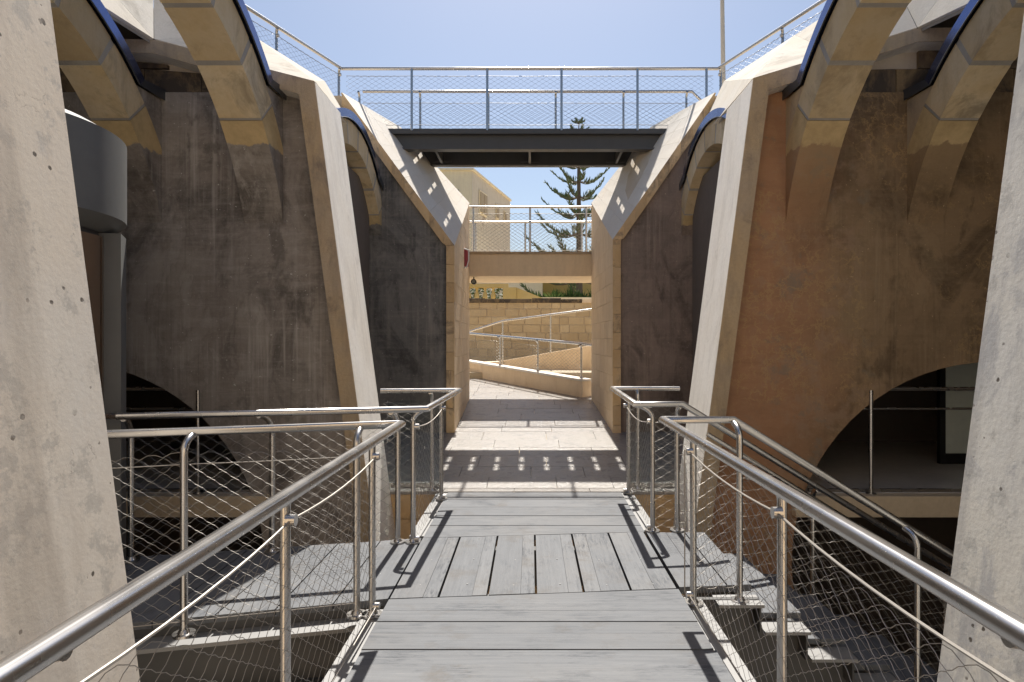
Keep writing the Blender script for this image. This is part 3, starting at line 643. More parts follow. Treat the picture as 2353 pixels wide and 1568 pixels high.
# near railing beside the boardwalk and the side walkway (turret side)
t = thing('steel_railing', 'stainless railing with cable net turning from boardwalk along near edge of the turret walkway', 'railing', (-0.97, 3.93, 0), GR)
handrail(t, [(-0.837, -1.0, RZ), (-0.837, 4.10, RZ), (-2.75, 3.56, RZ)])
for yy in (3.93, 2.54, 1.15, -0.24):
    post(t, (-0.975, yy, -0.035), (-0.837, yy, RZ))
    clamp(t, (-0.945, yy-0.02, 0.945)); clamp(t, (-0.945, yy-0.02, 0.03))
post(t, (-1.07, 3.93, -0.035), (-1.075, 4.035, RZ)); post(t, (-1.99, 3.67, -0.035), (-1.99, 3.775, RZ))
for a, b in ((3.91, 2.52), (2.52, 1.13), (1.13, -0.26)): net(t, (-0.945, a, 0.03), (-0.945, b, 0.03), 0.915, 0.915, r=0.0013, sag=0.05)
cable(t, [(-0.945, 3.91, 0.945), (-0.945, 2.52, 0.945), (-0.945, 1.13, 0.945), (-0.945, -0.26, 0.945)], 0.005, 0.03)
cable(t, [(-0.945, 3.91, 0.03), (-0.945, 2.52, 0.03), (-0.945, 1.13, 0.03)], 0.005, 0.0)
net(t, (-1.07, 3.96, 0.03), (-1.99, 3.70, 0.03), 0.98, 0.98, r=0.0013); net(t, (-1.99, 3.70, 0.03), (-2.75, 3.49, 0.03), 0.98, 0.98, r=0.0013)
cable(t, [(-1.07, 3.95, 0.94), (-1.99, 3.69, 0.94), (-2.75, 3.48, 0.94)], 0.003, 0.004)
cable(t, [(-1.07, 3.96, 0.03), (-1.99, 3.70, 0.03), (-2.75, 3.49, 0.03)], 0.003, 0.0)
# far railing (turret side)
t = thing('steel_railing', 'stainless railing with cable net between the turret walkway and the stone ramp', 'railing', (-0.97, 5.3, 0), GR)
handrail(t, [(-1.60, 6.80, RZ), (-0.78, 6.93, RZ), (-0.82, 5.02, RZ), (-2.93, 4.53, RZ)])
MB().tube([(-2.93, 4.53, RZ), (-3.02, 4.56, RZ)], 0.022, 12).build('handrail_end', 'steel', t, True)
post(t, (-0.965, 5.24, -0.0), (-0.822, 5.24, RZ)); post(t, (-1.09, 5.24, 0.0), (-1.09, 4.97, RZ)); post(t, (-2.02, 5.0, 0.0), (-2.02, 4.75, RZ)); post(t, (-3.0, 4.80, 0.0), (-2.9, 4.55, RZ))
post(t, (-0.935, 6.68, -0.0), (-0.785, 6.68, RZ)); post(t, (-1.09, 7.05, 0.0), (-1.09, 6.90, RZ))
net(t, (-0.945, 5.26, 0.03), (-0.92, 6.66, 0.03), 0.92, 0.92, r=0.0013, sag=0.05); cable(t, [(-0.945, 5.26, 0.95), (-0.92, 6.66, 0.95)], 0.005, 0.05)
net(t, (-1.09, 5.22, 0.03), (-2.02, 4.98, 0.03), 0.96, 0.96, r=0.0013); net(t, (-2.02, 4.98, 0.03), (-3.0, 4.78, 0.03), 0.96, 0.96, r=0.0013)
net(t, (-0.95, 7.0, 0.03), (-1.6, 6.95, 0.03), 0.96, 0.96, r=0.0013)
cable(t, [(-0.92, 6.66, 0.03), (-0.92, 6.66, 0.95)], 0.004, 0)
for p in ((-0.935, 5.24, 0.95), (-0.91, 6.66, 0.95), (-0.935, 5.24, 0.03), (-0.91, 6.66, 0.03)): clamp(t, p)
# near railing (staircase side)
t = thing('steel_railing', 'stainless railing with cable net turning from boardwalk down the near side of staircase', 'railing', (1.04, 4.1, 0), GR)
q = 0.617
handrail(t, [(0.895, -1.0, RZ), (0.895, 4.33, RZ), (1.367, 4.33, RZ), (3.6, 4.33, RZ-q*(3.6-1.367))])
for yy in (4.10, 2.65, 1.2, -0.25):
    post(t, (1.04, yy, -0.035), (0.895, yy, RZ)); clamp(t, (1.01, yy-0.02, 0.945)); clamp(t, (1.01, yy-0.02, 0.03))
for a, b in ((4.08, 2.63), (2.63, 1.18), (1.18, -0.27)): net(t, (1.01, a, 0.03), (1.01, b, 0.03), 0.915, 0.915, r=0.0013, sag=0.05)
cable(t, [(1.01, 4.08, 0.945), (1.01, 2.63, 0.945), (1.01, 1.18, 0.945), (1.01, -0.27, 0.945)], 0.005, 0.03)
cable(t, [(1.01, 4.08, 0.03), (1.01, 2.63, 0.03), (1.01, 1.18, 0.03)], 0.005, 0.0)
cable(t, [(0.99, 4.12, 0.03), (0.99, 4.12, 0.95)], 0.004, 0)
post(t, (1.37, 4.20, -0.06), (1.365, 4.30, RZ)); post(t, (2.55, 4.22, -0.80), (2.52, 4.32, RZ-q*(2.52-1.367))); post(t, (3.5, 4.22, -1.4), (3.48, 4.32, RZ-q*(3.48-1.367)))
net(t, (1.05, 4.17, 0.03), (1.37, 4.22, 0.03), 0.93, 0.93, r=0.0013); net(t, (1.37, 4.23, 0.0), (2.55, 4.24, -0.74), 0.93, 0.93, r=0.0013); net(t, (2.55, 4.24, -0.74), (3.5, 4.24, -1.33), 0.93, 0.93, r=0.0013)
cable(t, [(1.37, 4.23, 0.93), (2.55, 4.24, 0.19), (3.5, 4.24, -0.4)], 0.003, 0.01)
# far railing (staircase side)
t = thing('steel_railing', 'stainless railing with cable net between the stone ramp and the far side of staircase', 'railing', (1.06, 5.6, 0), GR)
handrail(t, [(1.66, 7.14, RZ), (0.915, 7.19, RZ), (0.885, 5.37, RZ), (1.28, 5.42, RZ), (4.2, 5.48, RZ-0.61*2.92)])
handrail(t, [(1.5, 5.44, 0.86), (4.2, 5.50, 0.86-0.61*2.7)], 0.02)
post(t, (1.055, 5.55, 0.0), (0.888, 5.55, RZ)); post(t, (1.27, 5.56, 0.0), (1.275, 5.44, RZ)); post(t, (1.06, 6.95, 0.0), (0.912, 6.95, RZ)); post(t, (1.19, 7.13, 0.0), (1.19, 7.17, RZ), bend=True)
post(t, (2.45, 5.56, -0.72), (2.45, 5.46, RZ-0.61*1.17)); post(t, (3.6, 5.56, -1.4), (3.6, 5.48, RZ-0.61*2.32))
net(t, (1.03, 5.57, 0.03), (1.03, 6.93, 0.03), 0.92, 0.92, r=0.0013, sag=0.06); cable(t, [(1.03, 5.57, 0.95), (1.03, 6.93, 0.95)], 0.005, 0.06)
net(t, (1.06, 5.56, 0.03), (1.27, 5.57, 0.03), 0.93, 0.93, r=0.0013); net(t, (1.27, 5.57, 0.0), (2.45, 5.57, -0.68), 0.93, 0.93, r=0.0013); net(t, (2.45, 5.57, -0.68), (3.6, 5.57, -1.36), 0.93, 0.93, r=0.0013)
net(t, (1.06, 7.12, 0.03), (1.64, 7.10, 0.03), 0.93, 0.93, r=0.0013)
for p in ((1.03, 5.57, 0.95), (1.02, 6.93, 0.95), (1.03, 5.57, 0.03), (1.02, 6.93, 0.03)): clamp(t, p)

# ------------------------------------------------------------------ boardwalk, side walkway, staircase
XL, XR = -0.905, 0.985
def yn(x): return 4.10+0.09*(x+0.92) if x > -0.92 else 4.10+0.25*(x+0.92)
def yf(x): return 5.36+0.09*(x+0.92) if x > -0.92 else 5.36+0.22*(x+0.92)
def board(parent, P, mat, th=0.045):
    MB().prism([(p[0], p[1], -th) for p in P], (0, 0, th+jit(0.0015))).build('plank', mat, parent, bevel=0.0006)
t = thing('timber_boardwalk', 'weathered grey timber boardwalk of wide crosswise planks leading to the stone ramp', 'boardwalk', (0.04, 3, 0))
y = 4.10
i = 0
while y > -1.6:
    y0 = y-0.342
    gp = 0.014
    a, b = (XL+jit(0.006), XR+jit(0.006))
    yb1 = (yn(a)-0.012, yn(b)-0.012) if i == 0 else (y, y)
    ym = y0+0.17+jit(0.03)
    board(t, [(a, y0+gp, 0), (b, y0+gp, 0), (b, ym, 0), (a, ym, 0)], 'wood_x'); board(t, [(a, ym+0.0012, 0), (b, ym+0.0012, 0), (b, yb1[1], 0), (a, yb1[0], 0)], 'wood_x')
    y = y0; i += 1
nb = 6; x = XL
for i in range(nb):
    x1 = XL+(XR-XL)*(i+1)/nb; g1 = 0.015
    xm = x+(x1-x)*random.choice((0.34, 0.5, 0.66))
    for p, q_ in ((x+0.001, xm-0.0012), (xm, x1-g1)): board(t, [(p, yn(p), 0), (q_, yn(q_), 0), (q_, yf(q_), 0), (p, yf(p), 0)], 'wood_y')
    x = x1
ys = [5.42+0.316*i for i in range(6)]
for i, y in enumerate(ys[:-1]):
    y1 = ys[i+1]-0.013
    if y > 6.95: break
    lo = (yf(XL)+0.012, yf(XR)+0.012) if i == 0 else (y, y)
    y1 = min(y1, 7.0)
    if i == 0: y1 = max(y1, 5.59)
    board(t, [(XL, lo[0], 0), (XR, lo[1], 0), (XR, y1, 0), (XL, y1, 0)], 'wood_x')
for sx, x0, x1 in ((-1, XL-0.006, XL-0.13), (1, XR+0.006, XR+0.13)):
    MB().box(x0, x1, -1.6, (4.02 if sx < 0 else 4.18), -0.055, -0.036).build('edge_flange', 'galv', t)
    MB().box(x0, x0+sx*0.012*1, -1.6, (4.02 if sx < 0 else 4.18), -0.36, -0.056).build('edge_beam', 'charcoal', t)
    MB().box(x0, x1, -1.6, (4.02 if sx < 0 else 4.18), -0.38, -0.361).build('edge_flange', 'charcoal', t)
    MB().box(x0, x1, 5.45 if sx < 0 else 5.62, 7.0, -0.055, -0.012).build('edge_flange', 'galv', t)
    MB().box(x0, x0+sx*0.012, 5.45 if sx < 0 else 5.62, 7.0, -0.36, -0.056).build('edge_beam', 'charcoal', t)
for y in (0.2, 1.6, 3.0, 4.2, 5.2, 6.4): MB().box(XL, XR, y, y+0.1, -0.34, -0.05).build('joist', 'charcoal', t)
# screws
def screws(parent, pts):
    m = MB()
    for p in pts: m.disc((p[0], p[1], 0.0005), 0.006, 0.002, 6)
    o = m.build('screws', 'galv', parent); o['kind'] = 'stuff'
screws(t, [(XL+(XR-XL)*(i+0.5)/nb, yn(0)+0.14+0.5*k+0.02*(i % 2), 0) for i in range(nb) for k in range(3)])

t = thing('side_walkway', 'grey timber side walkway on charcoal steel beam leading to the drum turret', 'walkway', (-1.9, 4.5, 0))
x = XL-0.012; i = 0
while x > -3.3:
    x1 = x-0.33; g1 = 0.009
    board(t, [(x, yn(x), 0), (x, yf(x), 0), (x1+g1, yf(x1), 0), (x1+g1, yn(x1), 0)], 'wood_y'); x = x1; i += 1
a, b = Vector((-0.93, yn(-0.93), 0)), Vector((-3.3, yn(-3.3), 0))
def bar(p, q, y0, y1, z0, z1): return [Vector((p.x, p.y+y0, z0)), Vector((q.x, q.y+y0, z0)), Vector((q.x, q.y+y1, z0)), Vector((p.x, p.y+y1, z0))], (0, 0, z1-z0)
MB().prism(*bar(a, b, 0.01, 0.05, -0.10, -0.046)).build('edge_trim', 'charcoal', t)
MB().prism(*bar(a, b, -0.15, 0.06, -0.125, -0.101)).build('edge_flange', 'galv', t)
MB().prism(*bar(a, b, -0.02, 0.0, -0.44, -0.126)).build('beam', 'charcoal', t)
MB().prism(*bar(a, b, -0.17, 0.06, -0.465, -0.441)).build('beam_flange', 'charcoal', t)
a, b = Vector((-0.93, yf(-0.93), 0)), Vector((-3.3, yf(-3.3), 0))
MB().prism(*bar(a, b, -0.06, -0.02, -0.44, -0.046)).build('beam', 'charcoal', t)

t = thing('staircase', 'timber-treaded steel staircase descending from the boardwalk towards the umber wall', 'staircase', (1.5, 4.9, -0.1))
x = XR+0.012; i = 0
while x < 1.48:
    x1 = min(x+0.166, 1.5); g1 = 0.008 if i % 2 else 0.003
    board(t, [(x, yn(x)+0.02, 0), (x1-g1, yn(x1)+0.02, 0), (x1-g1, 5.52, 0), (x, 5.52, 0)], 'wood_y'); x = x1; i += 1
for i in range(11):
    x0 = 1.50+0.3*i; z0 = -0.175*(i+1)
    MB().box(x0+0.004, x0+0.146, 4.30, 5.50, z0-0.04, z0).build('tread', 'wood_y', t, bevel=0.003)
    MB().box(x0+0.150, x0+0.315, 4.30, 5.50, z0-0.04, z0).build('tread', 'wood_y', t, bevel=0.003)
    MB().box(x0-0.29, x0+0.005, 4.12, 4.29, z0+0.105, z0+0.125).build('bracket', 'galv', t)
    MB().box(x0-0.02, x0-0.008, 4.14, 4.29, z0-0.07, z0+0.1048).build('bracket', 'charcoal', t)
po = [(1.2, 4.285, 0.0)]
st = [(1.19, -0.075)]
for i in range(11): st += [(1.49+0.3*i, -0.075-0.175*i), (1.49+0.3*i, -0.075-0.175*(i+1))]
top = [Vector((x, 4.27, z)) for x, z in st]
bot = [Vector((st[-1][0], 4.27, st[-1][1]-0.25)), Vector((1.19, 4.27, -0.45))]
MB().prism(top+bot, (0, 0.012, 0)).build('stringer', 'charcoal', t)
MB().prism([p+Vector((0, 1.24, 0)) for p in top+bot], (0, 0.012, 0)).build('stringer', 'charcoal', t)
MB().box(1.0, 1.5, 4.20, 4.24, -0.11, -0.046).build('edge_trim', 'charcoal', t)

for sx, x0, x1, nm in ((-1, -1.0, -1.62, 'charcoal wall'), (1, 1.12, 1.66, 'umber wall')):
    t = thing('glass_balustrade', 'clear glass balustrade panel at the ramp edge near the '+nm, 'balustrade', ((x0+x1)/2, 7.22, 0.0), 'glass panels at the ramp edge')
    MB().box(x0, x1, 7.214, 7.226, 0.05, 0.98).build('pane', 'glass', t)
    MB().box(x0, x1, 7.195, 7.245, 0.006, 0.052).build('channel', 'steel', t)
# ------------------------------------------------------------------ drum turret
t = thing('drum_turret', 'round grey lift turret with an overhanging drum hood and bronzed doors', 'turret', (-3.9, 4.4, -3.2))
def cyl(m, c, r0, r1, z0, z1, n=64):
    k = len(m.v)
    for i in range(n):
        a = 2*math.pi*i/n; m.v.append(Vector((c[0]+r0*math.cos(a), c[1]+r0*math.sin(a), z0)))
    for i in range(n):
        a = 2*math.pi*i/n; m.v.append(Vector((c[0]+r1*math.cos(a), c[1]+r1*math.sin(a), z1)))
    for i in range(n): m.f.append((k+i, k+(i+1) % n, k+n+(i+1) % n, k+n+i))
    m.f += [tuple(k+i for i in range(n-1, -1, -1)), tuple(k+n+i for i in range(n))]
c = (-3.9, 4.4)
m = MB(); cyl(m, c, 0.95, 0.95, 2.53, 3.12); m.build('hood', 'turret', t, True)
m = MB(); cyl(m, c, 0.84, 0.948, 2.44, 2.5295); m.build('hood_soffit', 'turret', t, True)
m = MB(); cyl(m, c, 0.94, 0.80, 3.121, 3.20); m.build('hood_top', 'turret', t, True)
m = MB(); cyl(m, c, 0.80, 0.80, -3.2, 2.529); m.build('shaft', 'flash_dark', t, True)
for i, a in enumerate((-58, -40, -22, -4, 14)):
    ra = math.radians(a); ra2 = math.radians(a+16)
    P = [Vector((c[0]+r*math.cos(q_), c[1]+r*math.sin(q_), -0.2)) for r, q_ in ((0.805, ra), (0.805, ra2), (0.84, ra2), (0.84, ra))]
    MB().prism(P, (0, 0, 2.6)).build('door_leaf', 'bronze', t)
    MB().prism([p+Vector((0, 0, 1.2))*1 for p in [Vector((c[0]+r*math.cos(q_), c[1]+r*math.sin(q_), -0.2)) for r, q_ in ((0.841, ra), (0.841, ra2), (0.855, ra2), (0.855, ra))]], (0, 0, 0.05)).build('door_band', 'bronze', t)
for a in (26, 30):
    pass
ra, ra2 = math.radians(17), math.radians(34)
P = [Vector((c[0]+r*math.cos(q_), c[1]+r*math.sin(q_), -3.2)) for r, q_ in ((0.80, ra), (0.80, ra2), (0.945, ra2), (0.945, ra))]
MB().prism(P, (0, 0, 5.635)).build('jamb_post', 'turret', t)

# ------------------------------------------------------------------ steel footbridge overhead
YN_, YF_ = 10.74, 11.80; ZD = 5.21
t = thing('steel_footbridge', 'charcoal steel footbridge with plank deck and stainless railings crossing high overhead', 'footbridge', (0, 11.27, ZD))
xl, xr = -2.95, 2.86
def ibeam(y0, y1, z0, z1, nm):
    m = MB(); yc = (y0+y1)/2
    m.box(xl, xr, y0, y1, z0, z0+0.03); m.box(xl, xr, y0, y1, z1-0.03, z1); m.box(xl, xr, yc-0.012, yc+0.012, z0+0.031, z1-0.031)
    m.build(nm, 'charcoal', t)
ibeam(YN_, YN_+0.16, 4.87, 5.155, 'beam'); ibeam(YF_-0.13, YF_, 4.85, 5.155, 'beam')
MB().box(xl, xr, 11.36, 11.43, 5.10, 5.155).build('joist', 'charcoal', t)
for xx in (-1.62, -0.02, 1.55):
    MB().box(xx-0.02, xx+0.02, YN_+0.161, YF_-0.131, 4.88, 5.05).build('stiffener', 'charcoal', t)
    MB().box(xx-0.17, xx+0.17, YF_-0.16, YF_-0.131, 4.90, 4.93).build('stiffener_plate', 'charcoal', t)
x = xl+0.05
while x < xr-0.2:
    MB().box(x, x+0.274, YN_-0.02, YF_+0.02, 5.157, ZD).build('deck_plank', 'flash_dark', t); x += 0.315
MB().box(xl, xr, YN_-0.034, YN_-0.021, 5.12, 5.203).build('edge_angle', 'charcoal', t)
MB().box(xl, xr, YF_+0.021, YF_+0.034, 5.12, 5.203).build('edge_angle', 'charcoal', t)
zrl = 6.22
def straight(pp, x, y, z0, z1, r=0.021): return MB().tube([(x, y, z0), (x, y, z1)], r, 12).build('post', 'steel', pp, True)
handrail(t, [(-3.18, YN_, zrl), (3.14, YN_, zrl)], 0.027)
for px in (947, 1120, 1290, 1464, 1622): straight(t, (px-CX)*YN_/F, YN_-0.035, 5.17, zrl-0.02)
handrail(t, [(-3.10, YF_, zrl+0.03), (2.97, YF_, zrl+0.03), (3.2, YF_, zrl-0.2)], 0.025)
for px in (825, 965, 1122, 1277, 1433, 1578):
    post(t, ((px-CX)*YF_/F, YF_+0.03, 5.2), ((px-CX)*YF_/F+0.0, YF_-0.05, zrl+0.03), plate=False)
net(t, (-3.1, YN_, 5.26), (3.06, YN_, 5.26), 0.84, 0.84, 0.125, 0.075, 0.0016, 0.0, 'wire_dark'); net(t, (-3.1, YF_, 5.26), (3.0, YF_, 5.26), 0.78, 0.78, 0.125, 0.075, 0.0016, 0.0, 'wire_dark')
for zz, yy in ((6.10, YN_), (5.28, YN_), (6.04, YF_), (5.28, YF_)):
    cable(t, [(-3.1, yy, zz)]+[((px-CX)*YN_/F, yy, zz) for px in (947, 1120, 1290, 1464)]+[(3.06, yy, zz)], 0.004, 0.008, 'wire_dark')
# railings along the two terraces
for s, d in SIDES.items():
    t = thing('steel_railing', 'stainless terrace railing running along the ridge above the '+('charcoal' if s < 0 else 'umber')+' wall', 'railing', (s*d['rail'], YN_, 5.19), 'terrace railings')
    kx = 0.365
    X = lambda yy: s*(d['rail']+kx*(YN_-yy))
    handrail(t, [(X(YN_)-s*0.0, YN_-0.02, zrl), (X(3.0), 3.0, zrl)], 0.026)
    pys = (10.72, 9.35, 7.95, 6.55, 5.15, 3.75)
    for yy in pys: post(t, (X(yy)+s*0.03, yy, 5.19), (X(yy), yy-0.05, zrl))
    for a, b in zip(pys[:-1], pys[1:]): net(t, (X(a), a, 5.26), (X(b), b, 5.26), 0.84, 0.84, 0.125, 0.075, 0.0016, 0.0, 'wire_dark')
    cable(t, [(X(a), a, 6.10) for a in pys], 0.004, 0.012, 'wire_dark')
    for a in pys[:3]: clamp(t, (X(a)+0.0, a-0.03, 6.10))

# ------------------------------------------------------------------ second, stone footbridge at the end of the passage
t = thing('stone_footbridge', 'buff rendered footbridge with stainless railings spanning the end of the passage', 'footbridge', (0, 13.7, 2.9))
MB().box(-1.9, 1.9, 12.61, 14.1, 2.93, 3.36).build('span', 'beam_stone', t)
MB().box(-1.9, 1.9, 12.58, 12.85, 3.361, 3.41).build('coping', 'brown_band', t)
MB().box(-1.9, 1.9, 13.85, 14.13, 3.361, 3.41).build('coping', 'brown_band', t)
handrail(t, [(-1.3, 12.75, 4.32), (1.3, 12.75, 4.32)], 0.026); handrail(t, [(-1.6, 13.98, 4.25), (1.6, 13.98, 4.25)], 0.026)
for px in (1087, 1218, 1347): MB().tube([((px-CX)*12.75/F, 12.75, 3.41), ((px-CX)*12.75/F, 12.75, 4.3)], 0.022, 12).build('post', 'steel', t, True)
for px in (1092, 1207, 1337): MB().tube([((px-CX)*13.98/F, 13.98, 3.41), ((px-CX)*13.98/F, 13.98, 4.24)], 0.022, 12).build('post', 'steel', t, True)
net(t, (-1.25, 12.75, 3.45), (1.25, 12.75, 3.45), 0.74, 0.74, 0.11, 0.075, 0.0022, 0); net(t, (-1.5, 13.98, 3.45), (1.5, 13.98, 3.45), 0.74, 0.74, 0.11, 0.075, 0.0022, 0)
for zz in (3.46, 4.19): cable(t, [(-1.25, 12.75, zz), (-0.02, 12.75, zz), (1.25, 12.75, zz)], 0.004, 0.006)
# alarm and spotlight on the abutment
t = thing('alarm_sounder', 'small red alarm sounder with white rim on the passage wall', 'alarm', (-1.19, 11.6, 2.9))
yy = 11.55; Xw = -1.2
MB().prism([(Xw+0.002, yy-0.11, 2.98), (Xw+0.07, yy-0.09, 3.0), (Xw+0.07, yy-0.09, 3.27), (Xw+0.002, yy-0.11, 3.29)], (0, 0.2, 0)).build('casing', 'red', t)
m = MB(); m.tube([(Xw+0.0, yy-0.10, 3.30), (Xw+0.085, yy-0.085, 3.28), (Xw+0.085, yy-0.085, 3.10), (Xw+0.05, yy-0.085, 2.98), (Xw+0.0, yy-0.1, 2.95)], 0.012, 8); m.build('rim', 'white', t)
t = thing('spotlight', 'small round black spotlight fixed under the buff footbridge', 'lamp', (-1.14, 12.75, 2.82))
MB().tube([(-1.14, 12.72, 2.83), (-1.14, 12.86, 2.83)], [0.055, 0.05], 20).build('housing', 'black', t, True)
MB().tube([(-1.14, 12.708, 2.83), (-1.14, 12.718, 2.83)], 0.035, 16).build('lens', 'pane_grey', t, True)
MB().box(-1.15, -1.13, 12.76, 12.8, 2.88, 2.93).build('bracket', 'black', t)

# ------------------------------------------------------------------ beyond the passage
t = thing('parapet_wall', 'low limestone parapet with stainless railing running diagonally across the ramp head', 'parapet', (0.2, 13.5, 0.5))
Pa, Pb = Vector((1.02, 12.72, 0)), Vector((-2.2, 16.4, 0))
def pw(u): p = Pa.lerp(Pb, u); return p
def parseg(u0, u1, mat, nm, zt0, zt1, w0=0.0, w1=0.26, zb=-0.2):
    a, b = pw(u0), pw(u1); n = Vector((1, 0.87, 0)).normalized()
    P = [a+n*w0, b+n*w0, b+n*w1, a+n*w1]
    lo = [Vector((p.x, p.y, zb)) for p in P]; z0, z1 = zr(a.y)+zt0, zr(b.y)+zt1
    hi = [Vector((P[0].x, P[0].y, z0)), Vector((P[1].x, P[1].y, z1)), Vector((P[2].x, P[2].y, z1)), Vector((P[3].x, P[3].y, z0))]
    return MB().hexa(lo, hi).build(nm, mat, t)
parseg(0, 1, 'cladding', 'wall_core', 0.32, 0.32)
for i in range(6):
    u0, u1 = i/6+0.001, (i+1)/6-0.001; a, b = pw(u0), pw(u1)
    n = Vector((1, 0.87, 0)).normalized(); P = [a-n*0.015, b-n*0.015, b+n*0.28, a+n*0.28]
    zz = [zr(a.y)+0.322, zr(b.y)+0.322, zr(b.y)+0.322, zr(a.y)+0.322]
    MB().hexa([Vector((p.x, p.y, z)) for p, z in zip(P, zz)], [Vector((p.x, p.y, z+0.04)) for p, z in zip(P, zz)]).build('coping_stone', 'roof_slab', t)
n = Vector((1, 0.87, 0)).normalized()*0.13
rl = lambda u, h: pw(u)+n+Vector((0, 0, zr(pw(u).y)+h))
handrail(t, [rl(-0.13, 1.06), rl(0.05, 1.06), rl(1.0, 1.02)], 0.028)
us = (0.03, 0.30, 0.57, 0.84)
for u in us: post(t, rl(u, 0.36)+Vector((0.0, 0.05, 0)), rl(u, 1.05)-Vector((0.05, 0.02, 0)), 0.02)
for a, b in zip(us[:-1], us[1:]): net(t, rl(a, 0.42), rl(b, 0.42), 0.5, 0.5, 0.11, 0.075, 0.0022, 0)
# rising ramp beyond, with its handrail
t = thing('upper_ramp', 'limestone side ramp rising behind the parapet with a stainless handrail', 'ramp', (0.5, 17, 0.5))
MB().prism([(-3.5, 17.3, 0.3), (3.5, 16.3, 0.3), (3.5, 16.3, 1.85), (1.6, 16.57, 1.54), (-0.9, 16.93, 1.1), (-3.5, 17.3, 0.95)], (0.1, 0.9, 0)).build('ramp_wall', 'cladding', t)
hr_ = [at(1060, 768, 17.2), at(1155, 738, 17.0), at(1360, 711, 16.6), at(1500, 692, 16.4)]
handrail(t, hr_, 0.026)
for px, py in ((1155, 741), (1265, 726)): 
    p = at(px, py, 16.85); MB().tube([p, (p.x, p.y, 0.9)], 0.02, 10).build('post', 'steel', t, True)
# old block wall
t = thing('block_wall', 'old yellow limestone block wall with blackened coping beyond the ramp', 'wall', (0, 21, 0.7))
MB().box(-5, 5, 21.03, 21.5, 0.3, 2.9).build('wall_core', 'pointing', t)
z = 0.62; j = 0
while z < 2.75:
    x = -4.9+(0.25 if j % 2 else 0)+jit(0.1)
    while x < 4.8:
        wd = random.choice((0.3, 0.45, 0.55, 0.6))+jit(0.04)
        if -3.2 < x < 3.0 or True:
            MB().box(x, x+wd-0.018, 21.0+jit(0.01), 21.06, z, z+0.242).build('block', 'block' if j < 8 else 'block', t, bevel=0.006)
        x += wd
    z += 0.262; j += 1
x = -4.9
while x < 4.8:
    wd = random.uniform(0.5, 1.0); MB().box(x, x+wd-0.01, 20.96+jit(0.012), 21.5, 2.9, 3.04+jit(0.02)).build('coping_block', 'block_black' if x < 1.0 else 'cladding', t, bevel=0.008); x += wd
# balustrade
t = thing('yellow_balustrade', 'bright yellow stone balustrade with turned balusters above the old block wall', 'balustrade', (-1.8, 24, 2.6))
MB().box(-4, -0.9, 24.0, 24.3, 2.0, 3.10).build('plinth', 'yellow', t); MB().box(-4, -0.85, 23.95, 24.35, 3.66, 3.80).build('rail', 'yellow', t)
MB().box(-1.05, -0.55, 23.95, 24.35, 3.101, 3.659).build('pier', 'yellow', t)
MB().prism([(-0.545, 24.0, 2.3), (1.2, 24.0, 2.3), (1.2, 24.0, 2.95), (-0.545, 24.0, 3.66)], (0, 0.3, 0)).build('ramped_end', 'yellow', t)
for i in range(9):
    x = -3.9+i*0.31
    m = MB(); m.tube([(x, 24.15, 3.101), (x, 24.15, 3.16), (x, 24.15, 3.2), (x, 24.15, 3.3), (x, 24.15, 3.42), (x, 24.15, 3.52), (x, 24.15, 3.6), (x, 24.15, 3.659)], [0.09, 0.09, 0.05, 0.095, 0.085, 0.045, 0.05, 0.08], 14); m.build('baluster', 'yellow', t, True)
t = thing('clipped_hedge', 'dark green hedge behind the yellow balustrade', 'hedge', (-2.6, 25.2, 2.2))
m = MB()
for k_ in range(1600):
    p = Vector((random.uniform(-4.4, -0.9), random.uniform(24.8, 25.5), random.uniform(2.3, 3.72)))
    a = random.uniform(0, 6.28); u_ = Vector((math.cos(a), math.sin(a)*0.5, jit(0.7))).normalized()*0.07; v_ = Vector((jit(1), -0.5, jit(1))).normalized()*0.045
    m.add([p-u_, p-v_, p+u_, p+v_], [(0, 1, 2, 3)])
m.build('foliage', 'needle', t)
m = MB()
for x in (-4.0, -3.2, -2.4, -1.6): m.tube([(x, 25.15, 0.9), (x+0.05, 25.15, 3.0)], 0.05, 8)
m.build('stems', 'bark', t)
# cream building
t = thing('cream_building', 'tall cream building with peeling paint and ochre shutters beyond the passage', 'building', (-5, 38, 0.9))
c0, c1 = Vector((-3.21, 35, 0)), Vector((-1.39, 42.6, 0))
MB().prism([(-14, 35, 0.9), (c0.x, c0.y, 0.9), (c1.x, c1.y, 0.9), (-14, 42.6, 0.9)], (0, 0, 10.05)).build('wall', 'cream_worn', t)
MB().prism([(-14, 34.97, 0.9), (c0.x-0.02, 34.97, 0.9), (c0.x-0.02, 34.99, 0.9), (-14, 34.99, 0.9)], (0, 0, 10.05)).build('front_wall', 'cream', t)
MB().prism([(-14.1, 34.85, 10.96), (c0.x+0.08, 34.85, 10.96), (c1.x+0.1, 42.7, 10.96), (-14.1, 42.7, 10.96)], (0, 0, 0.12)).build('roof_coping', 'cream', t)
dv = (c1-c0).normalized(); nv = Vector((dv.y, -dv.x, 0))
def onwall(px):
    k_ = (px-CX)/F
    u = (k_*c0.y-c0.x)/(dv.x-k_*dv.y); return u
